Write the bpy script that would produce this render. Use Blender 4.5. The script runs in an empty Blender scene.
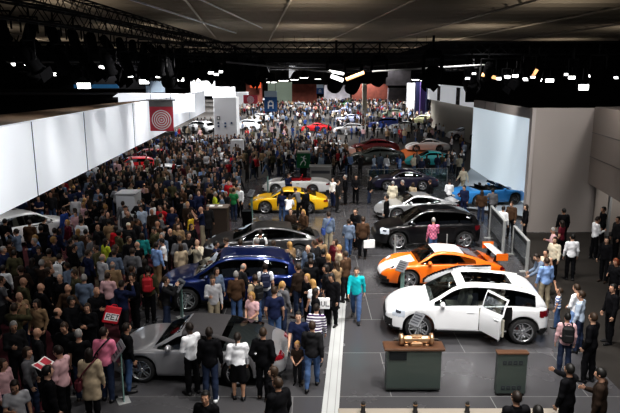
import bpy, math, random
import numpy as np
from mathutils import Vector, Matrix

rnd = random.Random(11)
R = math.radians
COL = bpy.context.scene.collection

# ------------------------------------------------------------------ camera maths (metres; camera looks along +Y)
HC, FPX, HZ = 7.25, 603.0, 79.0
PITCH = math.atan((206.5 - HZ) / FPX)


def P(px, py, z=0.0):
    """World point at height z that the photograph shows at pixel (px, py)."""
    a = (px - 310) / FPX
    b = (206.5 - py) / FPX
    dy = math.cos(PITCH) + b * math.sin(PITCH)
    dz = -math.sin(PITCH) + b * math.cos(PITCH)
    t = (z - HC) / dz
    return Vector((a * t, dy * t, z))


def PY(px, py, Y):
    """World point at depth Y that the photograph shows at pixel (px, py)."""
    a = (px - 310) / FPX
    b = (206.5 - py) / FPX
    dy = math.cos(PITCH) + b * math.sin(PITCH)
    dz = -math.sin(PITCH) + b * math.cos(PITCH)
    t = Y / dy
    return Vector((a * t, Y, HC + dz * t))


# ------------------------------------------------------------------ materials
def _nodes(name):
    m = bpy.data.materials.new(name)
    m.use_nodes = True
    nt = m.node_tree
    return m, nt, nt.nodes['Principled BSDF']


def mat(name, col, rough=0.6, metal=0.0, coat=0.0, emit=0.0, noise=0.0, nscale=8.0, spec=0.5):
    m, nt, b = _nodes(name)
    b.inputs['Roughness'].default_value = rough
    b.inputs['Metallic'].default_value = metal
    b.inputs['Coat Weight'].default_value = coat
    b.inputs['Coat Roughness'].default_value = 0.05
    b.inputs['Specular IOR Level'].default_value = spec
    c4 = (col[0], col[1], col[2], 1)
    b.inputs['Base Color'].default_value = c4
    if noise:
        tc = nt.nodes.new('ShaderNodeTexCoord')
        nz = nt.nodes.new('ShaderNodeTexNoise')
        nz.inputs['Scale'].default_value = nscale
        rp = nt.nodes.new('ShaderNodeMapRange')
        rp.inputs['To Min'].default_value = 1 - noise
        rp.inputs['To Max'].default_value = 1 + noise
        mx = nt.nodes.new('ShaderNodeMix')
        mx.data_type = 'RGBA'
        mx.blend_type = 'MULTIPLY'
        mx.inputs['Factor'].default_value = 1
        mx.inputs['A'].default_value = c4
        nt.links.new(tc.outputs['Object'], nz.inputs['Vector'])
        nt.links.new(nz.outputs['Fac'], rp.inputs['Value'])
        nt.links.new(rp.outputs['Result'], mx.inputs['B'])
        nt.links.new(mx.outputs['Result'], b.inputs['Base Color'])
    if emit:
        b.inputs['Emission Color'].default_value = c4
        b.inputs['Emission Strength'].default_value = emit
    return m


def mat_obj(name, rough=0.8, metal=0.0, coat=0.0, noise=0.15, nscale=14.0, spec=0.4, stripes=None, check=False):
    """Colour taken from the object's own colour; optional second-colour stripes."""
    m, nt, b = _nodes(name)
    b.inputs['Roughness'].default_value = rough
    b.inputs['Metallic'].default_value = metal
    b.inputs['Coat Weight'].default_value = coat
    b.inputs['Coat Roughness'].default_value = 0.04
    b.inputs['Specular IOR Level'].default_value = spec
    oi = nt.nodes.new('ShaderNodeObjectInfo')
    out = oi.outputs['Color']
    tc = nt.nodes.new('ShaderNodeTexCoord')
    if stripes:
        wv = nt.nodes.new('ShaderNodeTexWave')
        wv.bands_direction = 'Z'
        wv.inputs['Scale'].default_value = stripes[1]
        cr = nt.nodes.new('ShaderNodeValToRGB')
        cr.color_ramp.interpolation = 'CONSTANT'
        cr.color_ramp.elements[0].color = (0, 0, 0, 1)
        cr.color_ramp.elements[1].color = (1, 1, 1, 1)
        cr.color_ramp.elements[1].position = 0.5
        mx = nt.nodes.new('ShaderNodeMix')
        mx.data_type = 'RGBA'
        nt.links.new(tc.outputs['Object'], wv.inputs['Vector'])
        nt.links.new(wv.outputs['Fac'], cr.inputs['Fac'])
        nt.links.new(cr.outputs['Color'], mx.inputs['Factor'])
        nt.links.new(out, mx.inputs['A'])
        mx.inputs['B'].default_value = (*stripes[0], 1)
        out = mx.outputs['Result']
    if check:
        ck = nt.nodes.new('ShaderNodeTexChecker')
        ck.inputs['Scale'].default_value = 13
        ck.inputs['Color1'].default_value = (1, 1, 1, 1)
        ck.inputs['Color2'].default_value = (0.45, 0.4, 0.5, 1)
        mx = nt.nodes.new('ShaderNodeMix')
        mx.data_type = 'RGBA'
        mx.blend_type = 'MULTIPLY'
        mx.inputs['Factor'].default_value = 1
        nt.links.new(tc.outputs['Object'], ck.inputs['Vector'])
        nt.links.new(out, mx.inputs['A'])
        nt.links.new(ck.outputs['Color'], mx.inputs['B'])
        out = mx.outputs['Result']
    if noise:
        nz = nt.nodes.new('ShaderNodeTexNoise')
        nz.inputs['Scale'].default_value = nscale
        rp = nt.nodes.new('ShaderNodeMapRange')
        rp.inputs['To Min'].default_value = 1 - noise
        rp.inputs['To Max'].default_value = 1 + noise
        m2 = nt.nodes.new('ShaderNodeMix')
        m2.data_type = 'RGBA'
        m2.blend_type = 'MULTIPLY'
        m2.inputs['Factor'].default_value = 1
        nt.links.new(tc.outputs['Object'], nz.inputs['Vector'])
        nt.links.new(nz.outputs['Fac'], rp.inputs['Value'])
        nt.links.new(out, m2.inputs['A'])
        nt.links.new(rp.outputs['Result'], m2.inputs['B'])
        out = m2.outputs['Result']
    nt.links.new(out, b.inputs['Base Color'])
    return m


def mat_glass(name, tint, alpha):
    """Tinted pane: part see-through, part mirror."""
    m, nt, b = _nodes(name)
    nt.nodes.remove(b)
    out = nt.nodes['Material Output']
    tr = nt.nodes.new('ShaderNodeBsdfTransparent')
    tr.inputs['Color'].default_value = (*tint, 1)
    gl = nt.nodes.new('ShaderNodeBsdfGlossy')
    gl.inputs['Roughness'].default_value = 0.03
    gl.inputs['Color'].default_value = (0.9, 0.95, 1, 1)
    fr = nt.nodes.new('ShaderNodeFresnel')
    fr.inputs['IOR'].default_value = 1.45
    ad = nt.nodes.new('ShaderNodeMath')
    ad.operation = 'ADD'
    ad.inputs[1].default_value = alpha
    ad.use_clamp = True
    mx = nt.nodes.new('ShaderNodeMixShader')
    nt.links.new(fr.outputs['Fac'], ad.inputs[0])
    nt.links.new(ad.outputs[0], mx.inputs['Fac'])
    nt.links.new(tr.outputs[0], mx.inputs[1])
    nt.links.new(gl.outputs[0], mx.inputs[2])
    nt.links.new(mx.outputs[0], out.inputs['Surface'])
    return m


M = dict(
    cloth=mat_obj('cloth', spec=.12), plaid=mat_obj('plaid_cloth', check=True),
    stripe_blue=mat_obj('striped_cloth', stripes=((0.04, 0.13, 0.42), 2.6), noise=0),
    stripe_purple=mat_obj('striped_knit', stripes=((0.05, 0.015, 0.09), 4.0), noise=0),
    skin=mat_obj('skin', rough=0.5, noise=0.06), hair=mat_obj('hair', rough=0.55, noise=0.3, nscale=60),
    leather=mat_obj('shoe_leather', rough=0.4, noise=0.05),
    face=mat('eye', (0.02, 0.012, 0.01), 0.3), lip=mat('lip', (0.28, 0.09, 0.075), 0.5),
    paint=mat_obj('car_paint', rough=0.32, metal=0.0, coat=1.0, noise=0), paint_metal=mat_obj('car_paint_metallic', rough=0.3, metal=0.6, coat=1.0, noise=0),
    white_paint=mat('white_stripe_paint', (0.72, 0.74, 0.76), 0.3, coat=1.0), carbon=mat('black_gloss_trim', (0.012, 0.012, 0.014), 0.25, coat=0.5),
    dark=mat('dark_plastic', (0.012, 0.012, 0.013), 0.6), rubber=mat('tyre_rubber', (0.016, 0.016, 0.017), 0.75),
    alloy=mat('alloy_wheel', (0.55, 0.56, 0.58), 0.25, metal=0.85), dark_alloy=mat('dark_alloy_wheel', (0.12, 0.12, 0.13), 0.3, metal=0.8),
    brake=mat('brake_disc', (0.25, 0.25, 0.26), 0.35, metal=0.9), calliper=mat('brake_calliper', (0.06, 0.012, 0.012), 0.4),
    glass=mat_glass('car_glass', (0.42, 0.46, 0.45), 0.10), dark_glass=mat_glass('tinted_car_glass', (0.05, 0.055, 0.06), 0.07),
    clear=mat_glass('clear_glass', (0.72, 0.82, 0.78), 0.06),
    lens=mat('headlight_lens', (0.55, 0.6, 0.68), 0.08, coat=1.0), lens_dark=mat('headlight_inner', (0.05, 0.055, 0.07), 0.1, coat=1.0),
    red_lens=mat('tail_light_lens', (0.16, 0.004, 0.01), 0.15, coat=1.0), red_glow=mat('lit_tail_light', (0.8, 0.02, 0.03), 0.2, emit=1.5),
    leather_dark=mat('seat_leather_dark', (0.03, 0.028, 0.027), 0.5), leather_tan=mat('seat_leather_pale', (0.42, 0.40, 0.34), 0.5),
    leather_red=mat('red_upholstery', (0.4, 0.012, 0.02), 0.6), chrome=mat('chrome', (0.7, 0.7, 0.72), 0.12, metal=1.0),
    plate=mat('number_plate', (0.75, 0.75, 0.72), 0.4), soft_top=mat('fabric_soft_top', (0.05, 0.047, 0.05), 0.85, noise=0.1),
)


# ------------------------------------------------------------------ mesh helpers
def mesh_arrays(name, V, faces, mats=(), midx=None, smooth=True):
    """V (n,3); faces (m,4) array or a list of tuples."""
    me = bpy.data.meshes.new(name)
    V = np.asarray(V, dtype=np.float32)
    if isinstance(faces, np.ndarray) and faces.ndim == 2:
        n, k = faces.shape
        me.vertices.add(len(V))
        me.vertices.foreach_set('co', V.ravel())
        me.loops.add(n * k)
        me.loops.foreach_set('vertex_index', faces.astype(np.int32).ravel())
        me.polygons.add(n)
        me.polygons.foreach_set('loop_start', np.arange(0, n * k, k, dtype=np.int32))
        me.polygons.foreach_set('loop_total', np.full(n, k, dtype=np.int32))
    else:
        me.from_pydata(V.tolist(), [], [tuple(f) for f in faces])
    for m in mats:
        me.materials.append(m)
    if midx is not None:
        me.polygons.foreach_set('material_index', np.asarray(midx, dtype=np.int32))
    if isinstance(smooth, bool):
        me.polygons.foreach_set('use_smooth', np.full(len(me.polygons), smooth, dtype=bool))
    me.update(calc_edges=True)
    me.validate()
    return me


class MB:
    """Collects boxes, tubes, lathes and prisms into one mesh."""

    def __init__(self):
        self.v, self.f, self.m, self.s = [], [], [], []

    def add(self, vs, fs, mi=0, smooth=False):
        o = len(self.v)
        self.v += [tuple(p) for p in vs]
        self.f += [tuple(i + o for i in f) for f in fs]
        self.m += [mi] * len(fs)
        self.s += [smooth] * len(fs)
        return self

    def box(self, c, s, rot=None, mi=0, bevel=0.0, taper=1.0):
        x, y, z = s[0] / 2, s[1] / 2, s[2] / 2
        if bevel <= 0:
            vs = [(a * x * (taper if d > 0 else 1), b * y * (taper if d > 0 else 1), d * z) for d in (-1, 1) for b in (-1, 1) for a in (-1, 1)]
            fs = [(0, 2, 3, 1), (4, 5, 7, 6), (0, 1, 5, 4), (2, 6, 7, 3), (0, 4, 6, 2), (1, 3, 7, 5)]
        else:
            b_ = min(bevel, x * 0.9, y * 0.9, z * 0.9)
            ring = lambda zz, ins: [(sx * (x - (b_ if k == 0 else 0) - ins), sy * (y - (b_ if k == 1 else 0) - ins), zz)
                                    for sx, sy, ks in ((1, -1, (0, 1)), (1, 1, (1, 0)), (-1, 1, (0, 1)), (-1, -1, (1, 0))) for k in ks]
            rs = [ring(-z, b_ * 0.6), ring(-z + b_, 0), ring(z - b_, 0), ring(z, b_ * 0.6)]
            vs = [p for r in rs for p in r]
            fs = [tuple(range(7, -1, -1)), tuple(range(24, 32))]
            for k in range(3):
                for i in range(8):
                    j = (i + 1) % 8
                    fs.append((k * 8 + i, k * 8 + j, k * 8 + 8 + j, k * 8 + 8 + i))
        out = []
        for p in vs:
            q = Vector(p)
            if rot is not None:
                q = rot @ q
            out.append((q.x + c[0], q.y + c[1], q.z + c[2]))
        return self.add(out, fs, mi)

    def tube(self, a, b, r, r2=None, n=8, mi=0, cap=True):
        a, b = Vector(a), Vector(b)
        r2 = r if r2 is None else r2
        d = (b - a).normalized()
        u = d.cross(Vector((0, 0, 1)) if abs(d.z) < 0.9 else Vector((1, 0, 0))).normalized()
        w = d.cross(u)
        vs = []
        for p, rr in ((a, r), (b, r2)):
            for i in range(n):
                t = 2 * math.pi * i / n
                vs.append(p + (u * math.cos(t) + w * math.sin(t)) * rr)
        fs = [(i, (i + 1) % n, n + (i + 1) % n, n + i) for i in range(n)]
        self.add(vs, fs, mi, True)
        if cap:
            self.add(vs[:n], [tuple(range(n - 1, -1, -1))], mi)
            self.add(vs[n:], [tuple(range(n))], mi)
        return self

    def path(self, pts, r, n=6, mi=0):
        for a, b in zip(pts[:-1], pts[1:]):
            self.tube(a, b, r, n=n, mi=mi)
        return self

    def lathe(self, prof, c=(0, 0, 0), axis='z', n=20, mi=0, rot=None, smooth=True):
        vs, fs = [], []
        k = len(prof)
        for i in range(n):
            t = 2 * math.pi * i / n
            for r, h in prof:
                x, y, z = r * math.cos(t), r * math.sin(t), h
                if axis == 'y':
                    x, y, z = x, h, -y
                elif axis == 'x':
                    x, y, z = h, x, y
                q = Vector((x, y, z))
                if rot is not None:
                    q = rot @ q
                vs.append((q.x + c[0], q.y + c[1], q.z + c[2]))
        for i in range(n):
            j = (i + 1) % n
            for q in range(k - 1):
                fs.append((i * k + q, j * k + q, j * k + q + 1, i * k + q + 1))
        return self.add(vs, fs, mi, smooth)

    def ball(self, c, r, n=10, mi=0, rot=None):
        pr = [(max(1e-4, math.sin(math.pi * i / n)), -math.cos(math.pi * i / n)) for i in range(n + 1)]
        o = MB().lathe(pr, n=2 * n)
        vs = []
        for p in o.v:
            q = Vector((p[0] * r[0], p[1] * r[1], p[2] * r[2]))
            if rot is not None:
                q = rot @ q
            vs.append((q.x + c[0], q.y + c[1], q.z + c[2]))
        return self.add(vs, o.f, mi, True)

    def prism(self, poly, z0, z1, mi=0):
        n = len(poly)
        vs = [(p[0], p[1], z0) for p in poly] + [(p[0], p[1], z1) for p in poly]
        fs = [tuple(range(n - 1, -1, -1)), tuple(range(n, 2 * n))]
        fs += [(i, (i + 1) % n, n + (i + 1) % n, n + i) for i in range(n)]
        return self.add(vs, fs, mi)

    def quad(self, a, b, c, d, mi=0):
        return self.add([a, b, c, d], [(0, 1, 2, 3)], mi)

    def mesh(self, name, *mats):
        me = mesh_arrays(name, np.array(self.v), self.f, mats, self.m, smooth=None)
        me.polygons.foreach_set('use_smooth', self.s)
        return me

    def build(self, name, mats, parent=None, loc=None, rotz=0.0):
        mats = mats if isinstance(mats, (tuple, list)) else (mats,)
        return link(name, self.mesh(name, *mats), parent, loc, rotz)


def link(name, me, parent=None, loc=None, rotz=0.0, color=None):
    o = bpy.data.objects.new(name, me)
    COL.objects.link(o)
    if parent is not None:
        o.parent = parent
    if loc is not None:
        o.location = loc
    if rotz:
        o.rotation_euler = (0, 0, rotz)
    if color is not None:
        o.color = (color[0], color[1], color[2], 1)
    return o


def tag(o, label=None, cat=None, group=None, kind=None):
    if label:
        o['label'] = label
    if cat:
        o['category'] = cat
    if group:
        o['group'] = group
    if kind:
        o['kind'] = kind
    return o


def empty(name, loc=(0, 0, 0), rotz=0.0):
    o = bpy.data.objects.new(name, None)
    o.empty_display_size = 0.2
    COL.objects.link(o)
    o.location = loc
    o.rotation_euler = (0, 0, rotz)
    return o


def struct(name, mb, m, **k):
    o = mb.build(name, m, **k)
    o['kind'] = 'structure'
    return o


def copy_tree(o, parent=None):
    c = o.copy()
    COL.objects.link(c)
    if parent is not None:
        c.parent = parent
    for ch in o.children:
        copy_tree(ch, c)
    return c


PIX = {
    'A': ["01110", "11011", "10001", "10001", "11111", "10001", "10001"], 'R': ["11110", "10001", "10001", "11110", "10100", "10010", "10001"],
    'E': ["11111", "10000", "10000", "11110", "10000", "10000", "11111"], 'G': ["01110", "10001", "10000", "10111", "10001", "10001", "01110"],
    'L': ["10000"] * 6 + ["11111"], 'U': ["10001"] * 6 + ["01110"], 'S': ["01111", "10000", "10000", "01110", "00001", "00001", "11110"],
    'I': ["111", "010", "010", "010", "010", "010", "111"],
}


def letters(mb, text, x0, z0, h, y, mi=0, bold=1.0):
    """Block lettering in the xz plane, facing -y."""
    p = h / 7
    for ch in text:
        g = PIX.get(ch)
        if g:
            for r, row in enumerate(g):
                for c, b in enumerate(row):
                    if b == '1':
                        mb.box((x0 + (c + .5) * p, y, z0 + (6.5 - r) * p), (p * bold, .006, p * bold), mi=mi)
            x0 += p * (len(g[0]) + 1)
        else:
            x0 += p * 3
    return x0
# ================================================================== PEOPLE
class Field:
    """Signed distance grid; smooth union of tapered limbs and ellipsoids, turned into one continuous surface."""

    def __init__(self, lo, hi, h):
        self.lo = np.array(lo, dtype=np.float64)
        self.h = h
        n = np.ceil((np.array(hi) - self.lo) / h).astype(int) + 1
        self.ax = [(self.lo[i] + h * np.arange(n[i])).astype(np.float32) for i in range(3)]
        self.F = np.full(tuple(n), 0.4, dtype=np.float32)

    def sub(self, lo, hi):
        s = []
        for i in range(3):
            a = int(np.clip(math.floor((lo[i] - self.lo[i]) / self.h), 0, len(self.ax[i])))
            b = int(np.clip(math.ceil((hi[i] - self.lo[i]) / self.h) + 1, 0, len(self.ax[i])))
            s.append(slice(a, b))
        return tuple(s), [self.ax[0][s[0]][:, None, None], self.ax[1][s[1]][None, :, None], self.ax[2][s[2]][None, None, :]]

    def mix(self, s, d, k):
        f = self.F[s]
        if f.size == 0:
            return
        hh = np.maximum(k - np.abs(f - d), 0) / k
        self.F[s] = np.minimum(f, d) - hh * hh * k * 0.25

    def cone(self, a, b, ra, rb, k=0.03):
        a, b = np.array(a, float), np.array(b, float)
        m = max(ra, rb) + k + 2 * self.h
        s, (X, Y, Z) = self.sub(np.minimum(a, b) - m, np.maximum(a, b) + m)
        ab = b - a
        t = ((X - a[0]) * ab[0] + (Y - a[1]) * ab[1] + (Z - a[2]) * ab[2]) / max(1e-9, ab @ ab)
        t = np.clip(t, 0, 1)
        d = np.sqrt((X - a[0] - t * ab[0]) ** 2 + (Y - a[1] - t * ab[1]) ** 2 + (Z - a[2] - t * ab[2]) ** 2) - (ra + (rb - ra) * t)
        self.mix(s, d.astype(np.float32), k)

    def ell(self, c, r, rot=None, k=0.03):
        c, r = np.array(c, float), np.array(r, float)
        m = r.max() + k + 2 * self.h
        s, (X, Y, Z) = self.sub(c - m, c + m)
        X, Y, Z = X - c[0], Y - c[1], Z - c[2]
        if rot is not None:
            q = rot.T
            X, Y, Z = (q[0][0] * X + q[0][1] * Y + q[0][2] * Z, q[1][0] * X + q[1][1] * Y + q[1][2] * Z, q[2][0] * X + q[2][1] * Y + q[2][2] * Z)
        k0 = np.sqrt((X / r[0]) ** 2 + (Y / r[1]) ** 2 + (Z / r[2]) ** 2)
        k1 = np.sqrt((X / r[0] ** 2) ** 2 + (Y / r[1] ** 2) ** 2 + (Z / r[2] ** 2) ** 2)
        d = k0 * (k0 - 1) / np.maximum(k1, 1e-6)
        self.mix(s, d.astype(np.float32), k)

    def cut(self, o, n, inv=None):
        """Removes what lies beyond the plane through o with outward normal n."""
        X, Y, Z = self.ax[0][:, None, None], self.ax[1][None, :, None], self.ax[2][None, None, :]
        d = (X - o[0]) * n[0] + (Y - o[1]) * n[1] + (Z - o[2]) * n[2]
        self.F = np.maximum(self.F, d.astype(np.float32))

    def mesh(self):
        F, lo, h = self.F, self.lo, self.h
        S = F < 0
        n = [x - 1 for x in F.shape]
        cnt = np.zeros(n, dtype=np.int8)
        cs = [(i, j, k) for i in (0, 1) for j in (0, 1) for k in (0, 1)]
        for i, j, k in cs:
            cnt += S[i:i + n[0], j:j + n[1], k:k + n[2]]
        idx = np.argwhere((cnt > 0) & (cnt < 8))
        vid = np.full(n, -1, dtype=np.int64)
        vid[idx[:, 0], idx[:, 1], idx[:, 2]] = np.arange(len(idx))
        C = {c: F[idx[:, 0] + c[0], idx[:, 1] + c[1], idx[:, 2] + c[2]].astype(np.float64) for c in cs}
        acc = np.zeros((len(idx), 3))
        num = np.zeros(len(idx))
        for a in cs:
            for ax in range(3):
                if a[ax] == 0:
                    b = tuple(1 if q == ax else a[q] for q in range(3))
                    fa, fb = C[a], C[b]
                    m = (fa < 0) != (fb < 0)
                    t = np.where(m, fa / np.where(np.abs(fa - fb) < 1e-12, 1, fa - fb), 0)
                    for q in range(3):
                        acc[:, q] += np.where(m, a[q] + (t if q == ax else 0), 0)
                    num += m
        V = lo + (idx + acc / np.maximum(num, 1)[:, None]) * h
        Q = []
        for ax in range(3):
            sl0 = [slice(None)] * 3
            sl1 = [slice(None)] * 3
            sl0[ax], sl1[ax] = slice(0, -1), slice(1, None)
            a, b = S[tuple(sl0)], S[tuple(sl1)]
            e = np.argwhere(a != b)
            if len(e) == 0:
                continue
            u, v = (ax + 1) % 3, (ax + 2) % 3
            ok = (e[:, u] > 0) & (e[:, v] > 0) & (e[:, u] < n[u]) & (e[:, v] < n[v])
            e = e[ok]
            ins = a[e[:, 0], e[:, 1], e[:, 2]]

            def cell(du, dv):
                c = e.copy()
                c[:, u] += du
                c[:, v] += dv
                return vid[c[:, 0], c[:, 1], c[:, 2]]
            q = np.stack([cell(-1, -1), cell(0, -1), cell(0, 0), cell(-1, 0)], 1)
            q[~ins] = q[~ins][:, ::-1]
            Q.append(q)
        return V, np.concatenate(Q)


def rotx(a):
    c, s = math.cos(a), math.sin(a)
    return np.array([[1, 0, 0], [0, c, -s], [0, s, c]])


def rotz(a):
    c, s = math.cos(a), math.sin(a)
    return np.array([[c, -s, 0], [s, c, 0], [0, 0, 1]])


# arms: (forward swing, outward, elbow bend, outward angle of the forearm); legs: (hip swing, knee bend)
POSES = {
    'stand': dict(L=(4, 9, 12, 4), Rr=(1, 10, 16, 5), lL=(2, 3), lR=(-3, 2), yaw=8),
    'ease': dict(L=(-4, 12, 30, -6), Rr=(6, 9, 14, 3), lL=(9, 10), lR=(-3, 0), yaw=-20),
    'hold': dict(L=(2, 9, 14, 4), Rr=(14, 9, 92, -22), lL=(-3, 2), lR=(4, 5), pitch=14, yaw=-8),
    'fold': dict(L=(14, 9, 84, -52), Rr=(16, 9, 80, -48), lL=(3, 3), lR=(-3, 2), yaw=12),
    'clasp': dict(L=(10, 8, 42, -34), Rr=(10, 8, 44, -32), lL=(2, 2), lR=(-2, 2), pitch=10),
    'walk': dict(L=(-24, 8, 14, 4), Rr=(22, 7, 22, 0), lL=(25, 8), lR=(-18, 16)),
    'stroll': dict(L=(14, 8, 30, -4), Rr=(-14, 9, 14, 5), lL=(-12, 10), lR=(16, 6), yaw=15),
    'photo': dict(L=(60, 10, 92, -24), Rr=(64, 9, 90, -22), lL=(3, 2), lR=(-3, 2), pitch=4),
    'hips': dict(L=(-6, 36, 70, -30), Rr=(3, 9, 14, 4), lL=(4, 3), lR=(-3, 1), yaw=-10),
    'pockets': dict(L=(-14, 15, 40, -12), Rr=(-14, 15, 40, -12), lL=(3, 2), lR=(-3, 2), yaw=10),
    'point': dict(L=(2, 9, 14, 4), Rr=(72, 18, 12, 14), lL=(4, 3), lR=(-4, 2), yaw=-18),
    'lean': dict(L=(38, 10, 20, 0), Rr=(12, 9, 60, -20), lL=(6, 5), lR=(-4, 4), lean=26, pitch=12),
    'crouch': dict(L=(40, 12, 60, -20), Rr=(36, 12, 70, -20), lL=(92, 128), lR=(60, 130), lean=24, pitch=8),
    'reach': dict(L=(2, 9, 14, 4), Rr=(142, 22, 18, 12), lL=(3, 2), lR=(-3, 3), pitch=-14, head=1.22),
    'child': dict(L=(10, 8, 44, -32), Rr=(12, 8, 40, -30), lL=(2, 2), lR=(-2, 3), head=1.25),
}


def skeleton(pose):
    p = POSES[pose]
    J = {}
    T = rotx(R(p.get('lean', 0)))
    pel = np.array([0, 0, 0.94])
    J['T'], J['pel'] = T, pel
    up = lambda v: pel + T @ (np.array(v, float) - pel)
    J['up'] = up
    for s, n in ((1, 'L'), (-1, 'R')):
        a, k = p['l' + n]
        a, k = R(a), R(k)
        hip = np.array([s * 0.088, 0.005, 0.915])
        knee = hip + 0.42 * np.array([s * 0.03, -math.sin(a), -math.cos(a)])
        ank = knee + 0.42 * np.array([0, -math.sin(a - k), -math.cos(a - k)])
        J['hip' + n], J['knee' + n], J['ank' + n] = hip, knee, ank
        fa = min(0, a - k) * 0.55
        J['toe' + n] = ank + np.array([s * 0.03, -0.155 * math.cos(fa), -0.045 + 0.155 * math.sin(fa)])
        J['heel' + n] = ank + np.array([0, 0.035, -0.04])
        ar = p['L'] if n == 'L' else p['Rr']
        f, b, e, bf = [R(x) for x in ar]
        sh = up((s * 0.178, 0.012, 1.405))
        u = np.array([s * math.sin(b), -math.sin(f) * math.cos(b), -math.cos(f) * math.cos(b)])
        el = sh + 0.285 * u
        w = np.array([s * math.sin(bf), -math.sin(f + e) * math.cos(bf), -math.cos(f + e) * math.cos(bf)])
        wr = el + 0.245 * w
        t = np.array([0, -math.cos(f + e), math.sin(f + e)])
        t = t - w * (t @ w)
        t /= np.linalg.norm(t)
        nrm = np.cross(w, t)
        if nrm[0] * s > 0:
            nrm = -nrm
        J['sh' + n], J['el' + n], J['wr' + n], J['f' + n], J['t' + n], J['n' + n] = sh, el, wr, w, t, nrm
        J['hand' + n] = wr + 0.10 * w + 0.02 * nrm
    H = rotz(R(p.get('yaw', 0))) @ rotx(R(p.get('lean', 0) * 0.5 + p.get('pitch', 0)))
    J['H'] = H
    J['neck'] = up((0, 0.012, 1.44))
    hs = p.get('head', 1.0)
    J['hs'] = hs
    J['hc'] = up((0, 0.0, 1.53)) + H @ np.array([0, -0.012, 0.105 * hs])
    low = min(J['ankL'][2], J['ankR'][2], J['toeL'][2] + 0.045, J['toeR'][2] + 0.045)
    J['dz'] = 0.075 - low
    return J


_SK = {}


def sk(pose):
    if pose not in _SK:
        _SK[pose] = skeleton(pose)
    return _SK[pose]


BB = ((-0.62, -0.85, -0.1), (0.62, 0.5, 2.0))


def bounds(pose, lo=0.0, hi=2.0, pad=0.1):
    J = sk(pose)
    pts = np.array([v for k, v in J.items() if isinstance(v, np.ndarray) and v.shape == (3,) and k[0] not in 'ftn' or k in ('neck',)])
    mn, mx = pts.min(0) - 0.24, pts.max(0) + 0.24
    return (mn[0], mn[1], mn[2] - 0.02), (mx[0], mx[1], mx[2] + 0.05)


def fin(F, J, name, mats):
    V, Q = F.mesh()
    V[:, 2] += J['dz']
    return mesh_arrays(name, V, Q, mats)


def body_mesh(pose, near):
    J = sk(pose)
    lo, hi = bounds(pose)
    F = Field(lo, hi, 0.0095 if near else 0.021)
    up, T, H, hc, hs = J['up'], J['T'], J['H'], J['hc'], J['hs']
    F.ell(up((0, 0.012, 0.95)), (0.148, 0.105, 0.12), T)
    F.ell(up((0, -0.002, 1.08)), (0.132, 0.095, 0.14), T)
    F.ell(up((0, 0.0, 1.27)), (0.155, 0.105, 0.19), T)
    F.cone(up((-0.14, 0.012, 1.405)), up((0.14, 0.012, 1.405)), 0.058, 0.058, 0.05)
    F.cone(J['neck'], hc + H @ np.array([0, 0.01, -0.06]), 0.056, 0.052, 0.03)
    hp = lambda x, y, z: hc + H @ (np.array([x, y, z]) * hs)
    F.ell(hc, np.array([0.074, 0.094, 0.112]) * hs, H, 0.02)
    F.ell(hp(0, -0.03, -0.06), np.array([0.055, 0.058, 0.062]) * hs, H, 0.03)
    for s, n in ((1, 'L'), (-1, 'R')):
        hip, kn, an = J['hip' + n], J['knee' + n], J['ank' + n]
        F.cone(hip, kn, 0.082, 0.054, 0.04)
        F.cone(kn, an, 0.053, 0.036, 0.03)
        F.ell(kn + (an - kn) * 0.3 + np.array([0, 0.02, 0]), (0.046, 0.046, 0.11), None, 0.04)
        F.cone(J['heel' + n], J['toe' + n], 0.036, 0.03, 0.03)
        F.cone(an, J['heel' + n], 0.036, 0.036, 0.02)
        F.cone(J['sh' + n], J['el' + n], 0.05, 0.038, 0.035)
        F.cone(J['el' + n], J['wr' + n], 0.039, 0.027, 0.025)
        w, t, nn, wr = J['f' + n], J['t' + n], J['n' + n], J['wr' + n]
        if near:
            rot = np.stack([t, nn, w], 1)
            F.ell(wr + w * 0.052, (0.041, 0.017, 0.056), rot, 0.02)
            for q, (o, l) in enumerate(((0.034, 0.068), (0.0115, 0.078), (-0.0115, 0.072), (-0.034, 0.056))):
                a = wr + w * 0.088 + t * o * 0.92
                b = a + (w * 0.95 + nn * 0.28 + t * o * 1.6) * l * 0.52
                c = b + (w * 0.6 + nn * 0.75 + t * o * 0.8) * l * 0.5
                F.cone(a, b, 0.0092, 0.0088, 0.008)
                F.cone(b, c, 0.0088, 0.0078, 0.006)
            a = wr + w * 0.03 + t * 0.03
            b = a + (w * 0.75 + t * 0.7 + nn * 0.2) * 0.042
            F.cone(a, b, 0.013, 0.0105, 0.012)
            F.cone(b, b + (w * 0.9 + t * 0.25 + nn * 0.3) * 0.03, 0.0105, 0.009, 0.006)
        else:
            F.ell(wr + w * 0.08, (0.032, 0.032, 0.085), np.stack([t, nn, w], 1), 0.02)
        if near:
            F.ell(hp(s * 0.077, 0.008, -0.012), np.array([0.012, 0.022, 0.032]) * hs, H, 0.008)
            F.ell(hp(s * 0.034, -0.082, 0.02), np.array([0.024, 0.014, 0.008]) * hs, H, 0.012)
            F.ell(hp(s * 0.042, -0.064, -0.03), np.array([0.022, 0.022, 0.02]) * hs, H, 0.02)
    F.cone(hp(0, -0.09, 0.008), hp(0, -0.108, -0.028), 0.011 * hs, 0.016 * hs, 0.014)
    F.ell(hp(0, -0.07, -0.098), np.array([0.024, 0.02, 0.018]) * hs, H, 0.02)
    F.ell(hp(0, -0.085, -0.062), np.array([0.026, 0.012, 0.01]) * hs, H, 0.01)
    return fin(F, J, 'body', [M['skin']])


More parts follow.
